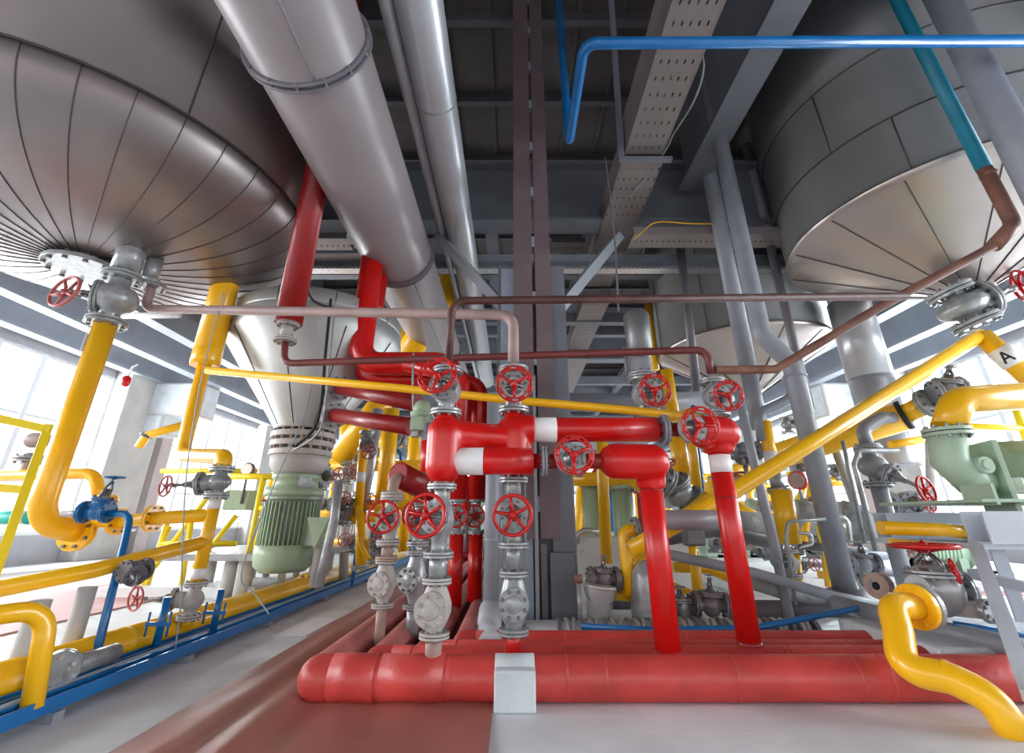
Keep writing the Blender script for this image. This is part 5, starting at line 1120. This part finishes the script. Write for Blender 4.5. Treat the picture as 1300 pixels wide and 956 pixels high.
pl('dark level pipe behind the zinc bucket', GREYD, 6, 4.4, [(770, 768), (835, 768)], seg=14)
pl('white-blue upright just behind the first red leg top', STEELW, 7, 4.9, [(848, 590), (850, 645)], seg=14)
pl('small yellow pipe crossing low between the red legs', YEL, 5, 4.2, [(850, 742), (890, 758)], seg=12)
pl('yellow loop pipe just right of the second red leg near the clutter', YEL, 7, 4.8, [(940, 675), (965, 672), (972, 690)], seg=14, bend=.1)
pl('yellow box-like pipe knot right of the pale drain pipe', YEL, 13, 5.2, [(430, 648), (446, 652)], seg=16)
pl('yellow horizontal pipe under the yellow box-like knot', YEL, 7, 5.1, [(425, 660), (480, 656)], seg=16)
pl('pale leaning leg below the green motor terminal box', GREYW, 6, 4.5, [(405, 690), (398, 745)], seg=14)
b = MB(); a = W(402, 672, 4.35); b.prism([(-.10, .10), (.10, .10), (.0, -.16)], a, a + Vector((0, .1, 0)), GREEN); b.build('bracket', label='pale green triangular bracket beside the motor terminal box', cat='bracket')
pl('blue curved pipe between yellow uprights left of the actuator', BLUE, 2.5, 6.0, [(498, 568), (508, 575), (510, 590)], seg=10, bend=.06)
# =====================================================================  DEEP BACKGROUND MACHINERY
rb = random.Random(11)
cols = ['left', 'centre']
def far_valve(px, py, Y, lab, m, ax=Z, rp=9):
    V = W(px, py, Y); valve('gate_valve', lab, V, ax, V + Vector((rb.uniform(-.1, .1), -.3, .05)), R(rp, V), R(rp * 2.2, V), R(rp * .9, V), m=m, wm=WHEELD)
spots = [ (1090, 730, 5.0, 'dark valve just left of the rusty open flange'), (1035, 690, 5.2, 'pale valve touching the offset grey pipe low down'), (975, 700, 5.6, 'grey valve between second red leg and yellow leg'), (940, 690, 6.2, 'far valve hidden low by the second red leg'), (1065, 655, 5.6, 'far valve behind the two thin conduits'), (1010, 595, 6.4, 'far valve above the fat yellow standing pipe'), (410, 640, 6.2, 'far valve at the motor terminal box'), (448, 690, 5.6, 'far valve low right of the motor'), (520, 650, 6.0, 'far valve between the two left red wheels'), (845, 690, 6.4, 'far valve just right of the first red leg'), (780, 700, 6.6, 'far valve under the middle green cylinder'),

 (716, 640, 8, 'tiny valve on the far rack left of the pale green cylinders'), (735, 660, 8, 'tiny valve low between the left and middle green cylinders'),
 (850, 600, 7, 'far valve above the mauve lagged pipe'), (905, 690, 6.5, 'far grey valve just under the mauve lagged pipe'),
 (1030, 640, 6, 'far valve right of the fat yellow standing pipe'), (1050, 700, 5.5, 'far valve low beside the offset grey pipe'),
 (1000, 540, 7, 'far valve under the wide far tank cone'), (1010, 720, 5.6, 'far valve near the foot of the thin yellow leg'),
 (965, 650, 7, 'far valve just right of the second red leg'), (1060, 600, 6.5, 'far valve left of the grey gooseneck'),
 (1140, 705, 4.8, 'grey valve body behind the edge-on red wheel'), (345, 640, 7.5, 'far valve glimpsed left of the motor neck'),
 (520, 600, 7, 'far valve behind the open red sleeve'), (505, 560, 7.5, 'far valve behind the dark red outlet pipes'), (545, 690, 6.5, 'far valve between stacks near the floor')]
for i, (px, py, Y, lab) in enumerate(spots): far_valve(px, py, Y, lab, GREYL if i % 2 else GREY, Z if i % 3 else X)
runs = [
 (YEL, 6, 7.5, [(715, 690), (730, 690), (735, 650), (740, 600)], 'far yellow pipe bending up behind the left green cylinder'),
 (YEL, 5, 8.5, [(720, 545), (830, 548)], 'far level yellow pipe under the upper header'),
 (YEL, 6, 7.5, [(830, 590), (830, 680)], 'far yellow upright behind the first red leg'),
 (YEL, 5, 7.2, [(905, 640), (960, 642)], 'far level yellow pipe behind the second red leg'),
 (YEL, 7, 6.5, [(1030, 610), (1075, 612)], 'far level yellow pipe right of the offset grey pipe'),
 (YEL, 5, 6.2, [(1035, 580), (1020, 690)], 'far yellow handrail post near the red pressure dial'),
 (YELB, 4, 6.0, [(1000, 602), (1028, 602), (1010, 640)], 'thin bright yellow rail corner near the far tank'),
 (YEL, 6, 5.8, [(1040, 730), (1100, 735)], 'short yellow level pipe behind the rusty open flange'),
 (BLUE, 3, 7, [(775, 600), (777, 690)], 'thin blue upright right of the middle green cylinder'),
 (BLUE, 2.5, 6.8, [(508, 590), (512, 640)], 'thin blue upright behind the tan elbow'),
 (BLUE, 3, 6.5, [(965, 680), (985, 720)], 'thin blue pipe leaning behind the fat yellow standing pipe'),
 (GREYL, 5, 7.8, [(715, 575), (820, 578)], 'pale level pipe far behind the lower header wheel'),
 (GREYL, 6, 7.0, [(900, 610), (1000, 600)], 'pale far pipe under the yellow diagonal'),
 (GREYD, 9, 6.4, [(1000, 650), (1075, 655)], 'dark lagged far pipe behind the offset grey pipe'),
 (GREYL, 5, 6.4, [(1060, 640), (1062, 740)], 'pale far upright between the offset pipe and grey riser'),
 (GREY, 4, 6.2, [(1000, 665), (1030, 662), (1062, 662)], 'small grey bent conduit behind the offset grey pipe'),
 (YEL, 5, 7.8, [(345, 690), (400, 690)], 'far yellow level pipe behind the motor'),
 (YEL, 5, 7.2, [(395, 610), (390, 700)], 'far yellow upright just right of the motor'),
 (YEL, 7, 8.2, [(480, 560), (530, 562), (545, 600)], 'far yellow bend behind the green actuator'),
 (GREYL, 4, 7.4, [(500, 600), (560, 600)], 'pale far level pipe behind the manifold left end'),
 (YEL, 6, 5.0, [(1130, 565), (1170, 558)], 'small yellow pipe end left of the pump flange'),
 (YELB, 5, 6.5, [(1210, 540), (1330, 545)], 'bright yellow far handrail above the pump'),
 (YELB, 6, 6.5, [(1290, 520), (1306, 565)], 'bright yellow far handrail post above the pump'),
 (GREYW, 7, 5.2, [(1140, 660), (1225, 665)], 'pale pipe behind the horizontal yellow one by the pump base'),
 (GREYL, 6, 4.6, [(1070, 640), (1100, 648), (1108, 690)], 'pale elbow left of the grey riser'),
 (MAUVE, 9, 6.2, [(600, 690), (640, 690)], 'mauve far pipe behind the bright red risers'),
]
runs += [
 (GREY, 5, 5.6, [(1012, 690), (1016, 760)], 'grey upright just left of the offset grey pipe foot'),
 (GREYL, 4, 5.2, [(1035, 700), (1080, 712), (1100, 760)], 'pale bent pipe low behind the rusty open flange'),
 (GREYD, 6, 5.8, [(960, 700), (1000, 712), (1050, 716)], 'dark bent pipe below the fat yellow standing pipe'),
 (YEL, 5, 5.4, [(1045, 690), (1052, 745)], 'short yellow upright between the offset grey pipe and the grey riser'),
 (YEL, 6, 6.6, [(930, 640), (960, 655), (985, 700)], 'yellow bent pipe right beside the label of the second red leg'),
 (GREY, 7, 6.0, [(1085, 720), (1150, 728)], 'grey level pipe behind the yellow S-bend flange'),
 (YEL, 9, 5.9, [(895, 625), (925, 600), (960, 590)], 'yellow elbow behind the white band of the second red leg'),
 (GREYW, 5, 6.4, [(1000, 735), (1060, 742)], 'weathered pale level pipe low at the yellow leg'),
 (STEELL, 5, 7.4, [(865, 640), (868, 710)], 'pale blue far upright between the red legs'),
 (REDD, 4, 7.2, [(945, 660), (985, 662)], 'dark red far pipe between second red leg and yellow standing pipe'),
 (GREEN, 7, 7.0, [(948, 640), (1000, 645)], 'pale green far pipe behind the leaning light grey pipe'),
 (YEL, 8, 6.2, [(440, 520), (437, 600)], 'yellow upright behind the dark red pipe near the vessel'),
 (YEL, 7, 6.0, [(512, 620), (512, 700)], 'yellow upright just behind the pink-grey valve'),
 (YEL, 6, 6.8, [(395, 650), (450, 652)], 'yellow far level pipe right of the motor terminal box'),
 (GREYL, 5, 6.4, [(486, 640), (490, 720)], 'pale upright behind the yellow curling pipe'),
 (GREYD, 5, 6.0, [(405, 575), (450, 570), (455, 610)], 'dark bent pipe at the foot of the yellow diagonal pipe'),
 (BLUE, 3, 7.4, [(398, 640), (440, 640)], 'thin blue far level pipe right of the motor neck'),
 (STEELB, 6, 6.5, [(540, 640), (542, 760)], 'blue-grey upright behind the largest red wheel'),
 (REDD, 7, 5.2, [(560, 705), (640, 705)], 'dark red level pipe crossing behind the bright red risers'),
 (GREYL, 4, 7.6, [(720, 655), (722, 700)], 'pale little upright right of the column'),
 (GREYW, 6, 6.0, [(1180, 560), (1182, 640)], 'weathered pale upright left of the green pump elbow'),
 (GREY, 6, 5.0, [(1060, 570), (1085, 640), (1090, 700)], 'grey leaning pipe just left of the gooseneck valve'),
 (CHROME, 4, 4.5, [(1040, 660), (1075, 655), (1078, 690)], 'small bare steel bend right of the offset grey pipe'),
]
for m, r, Y, pts, lab in runs: pl(lab, m, r, Y, pts, name='background_pipe', seg=12)
c = W(1013, 610, 5.8); b = MB(); b.disc(c, (-.8, -.6, 0), .11, .06, RED, 24); b.disc(c + Vector((-.03, -.022, 0)), (-.8, -.6, 0), .09, .02, PINKP, 24); b.tube([c, c - Vector((0, 0, .25))], .02, GREY, 8); b.build('pressure_gauge', label='round pressure gauge with red rim near the fat yellow standing pipe', cat='gauge')
# machine skids far back
for i, (px, Y, w, h, m, lab) in enumerate(((760, 9.5, 1.6, .9, GREYL, 'pale machine block far behind the green cylinders'), (930, 9.0, 1.8, .8, GREENL, 'pale green machine far behind the second red leg'), (1060, 8.5, 1.3, .9, GREYL, 'pale far machine behind the offset grey pipe'), (1190, 6.5, 1.5, .55, GREENL, 'low pale green machine behind the pump legs'), (450, 10, 1.6, .8, GREYW, 'pale far machine right of the green motor'), (360, 8.5, 1.2, .5, GREYW, 'low pale far skid behind the motor'))):
    a = W(px, 700, Y); t = thing('machine_skid', lab, 'machine', (a.x, Y, 0))
    b = MB(); b.bx((a.x - w / 2, Y - .3, 0), (a.x + w / 2, Y + .4, .12), STEELL, .01); b.build('skid_frame', t)
    b = MB(); b.tube([(a.x - w * .3, Y, .12 + h * .45), (a.x + w * .15, Y, .12 + h * .45)], h * .38, m, 28); b.lathe([(0, h * .38), (.05, h * .42), (.1, h * .38)], m, (a.x + w * .15, Y, .12 + h * .45), X, 28); b.tube([(a.x + w * .15, Y, .12 + h * .45), (a.x + w * .4, Y, .12 + h * .45)], h * .22, GREYD, 20)
    for k in range(12): b.lathe([(-.01, h * .4), (.01, h * .4)], m, (a.x - w * .27 + k * w * .032, Y, .12 + h * .45), X, 24)
    b.build('machine_body', t)
    b = MB(); b.bx((a.x - w * .3, Y - .2, .12), (a.x - w * .2, Y + .2, .12 + h * .3), m); b.build('foot', t); b = MB(); b.bx((a.x + w * .05, Y - .2, .12), (a.x + w * .12, Y + .2, .12 + h * .3), m); b.build('foot', t)
# procedural grid of far process pipework, filling the hall between Y 10 and 20
mats_ = [YEL, GREYL, STEELL, YEL, REDD, GREEN, GREYW]
names_ = ['yellow', 'pale grey', 'blue-grey', 'yellow', 'dark red', 'pale green', 'weathered white']
k = 0
for row, Y in enumerate((10.8, 12.4, 14.2, 16.5)):
    for i in range(9):
        x = -5.2 + i * 1.3 + rb.uniform(-.3, .3)
        if -1.0 < x < -.1 and row == 0: x -= .6
        m = (k * 3 + row) % 7; h = rb.uniform(1.0, 2.6); w = rb.uniform(.5, 1.1); r = rb.uniform(.04, .09)
        t = thing('far_pipework', 'far %s looped pipe among the pipework at the back of the hall' % names_[m], 'pipe', (x, Y, 0), group='far looped pipes at the back of the hall, ' + names_[m])
        b = MB(); b.tube([(x, Y, .02), (x, Y, h), (x + w, Y, h), (x + w, Y + .3, h), (x + w, Y + .3, .02)], r, mats_[m], 10, bend=.2); b.build('pipe_body', t)
        b = MB()
        for z in (.15, h * .45, h * .8): b.disc((x, Y, z), Z, r * 2, .05, GREYL, 12)
        b.build('flanges', t); k += 1
# wall mounted conduits and racks under the windows
pl('grey cable duct running under the left windows', WHITE, 4, 8.0, [(-40, 735, 6.0), (160, 716, 8.1)]); 

# =====================================================================  CAMERA, SKY AND LIGHT
cam = bpy.data.cameras.new('camera'); co = bpy.data.objects.new('camera', cam); C.objects.link(co)
co.location = (0, 0, H); co.rotation_euler = (PI / 2 + PITCH, 0, 0)
cam.sensor_width = 36; cam.sensor_fit = 'HORIZONTAL'; cam.lens = 36 * FP / 1300; cam.shift_y = -45 / 1300; cam.clip_start = .02; cam.clip_end = 200
sc = bpy.context.scene; sc.camera = co
w = bpy.data.worlds.new('world'); sc.world = w; w.use_nodes = True
nt = w.node_tree; bg = nt.nodes['Background']
sky = nt.nodes.new('ShaderNodeTexSky'); sky.sky_type = 'NISHITA'; sky.sun_disc = False; sky.sun_elevation = math.radians(50); sky.sun_rotation = math.radians(200); sky.air_density = 1; sky.dust_density = 3
mx = nt.nodes.new('ShaderNodeMixRGB'); mx.inputs[0].default_value = .85; mx.inputs['Color2'].default_value = (1, 1, 1.02, 1)
nt.links.new(sky.outputs[0], mx.inputs['Color1']); nt.links.new(mx.outputs[0], bg.inputs['Color']); bg.inputs['Strength'].default_value = SKY
def area(name, loc, rot, sx, sy, e, col=(1, 1, 1)):
    l = bpy.data.lights.new(name, 'AREA'); l.shape = 'RECTANGLE'; l.size = sx; l.size_y = sy; l.energy = e; l.color = col
    o = bpy.data.objects.new(name, l); C.objects.link(o); o.location = loc; o.rotation_euler = rot; return o
# daylight through the two window walls
area('window_daylight', (-8.85, 8, H + 1.4), (0, -PI / 2, 0), 2.6, 22, SIDE, (1, .98, .97))
area('window_daylight', (8.85, 8, H + 1.4), (0, PI / 2, 0), 2.6, 22, SIDE, (.95, .98, 1))
sc.view_settings.view_transform = 'Standard'; sc.view_settings.look = 'None'; sc.view_settings.gamma = 1; sc.view_settings.use_curve_mapping = False
sc.view_settings.exposure = EXPO
for o in bpy.data.objects:
    if '_o' in o: del o['_o']
groups = {'gate_valve': 'handwheel valves of the pipework', 'check_valve': 'check valves with round bolted covers', 'storage_tank': 'clad tanks hanging from the roof', 'floor_pipe': 'pipes lying on the floor', 'cable_tray': 'perforated cable trays overhead', 'clamp_post': 'blue clamp posts on the floor rack', 'lagged_riser': 'red lagged legs of the headers', 'filter_cylinder': 'pale green filter cylinders', 'prop_leg': 'grey prop legs at lower left', 'railing': 'yellow handrails', 'cable': 'loose hanging cables', 'blind_flange': 'blind flanges', 'machine_skid': 'machines far behind', 'overhead_pipe': 'overhead pipes', 'background_pipe': 'background pipes', 'pipe_run': 'painted pipe runs', 'vertical_pipe': 'vertical pipes', 'riser_pipe': 'riser pipes', 'outlet_stub': 'short outlet stubs', 'feed_pipe': 'thin feed pipes above the valves', 'spool_piece': 'spool pieces of the valve stacks', 'bent_pipe': 'bent pipes', 'elbow_pipe': 'elbow pipes', 'lagged_pipe': 'lagged pipes', 'diagonal_pipe': 'yellow pipes from the right tank valve', 'connecting_pipe': 'short connecting pipes', 'drop_pipe': 'drop pipes', 'outlet_pipe': 'dark red vessel outlet pipes', 'pressure_gauge': 'round gauges'}
for o in C.objects:
    if o.parent is None and 'label' in o and 'group' not in o and o.name.split('.')[0] in groups: o['group'] = groups[o.name.split('.')[0]]
# keep the far machine hall bright: bounce settings
sc.cycles.max_bounces = 8; sc.cycles.diffuse_bounces = 4; sc.cycles.transparent_max_bounces = 16; sc.cycles.sample_clamp_indirect = 4
sc.cycles.use_denoising = True
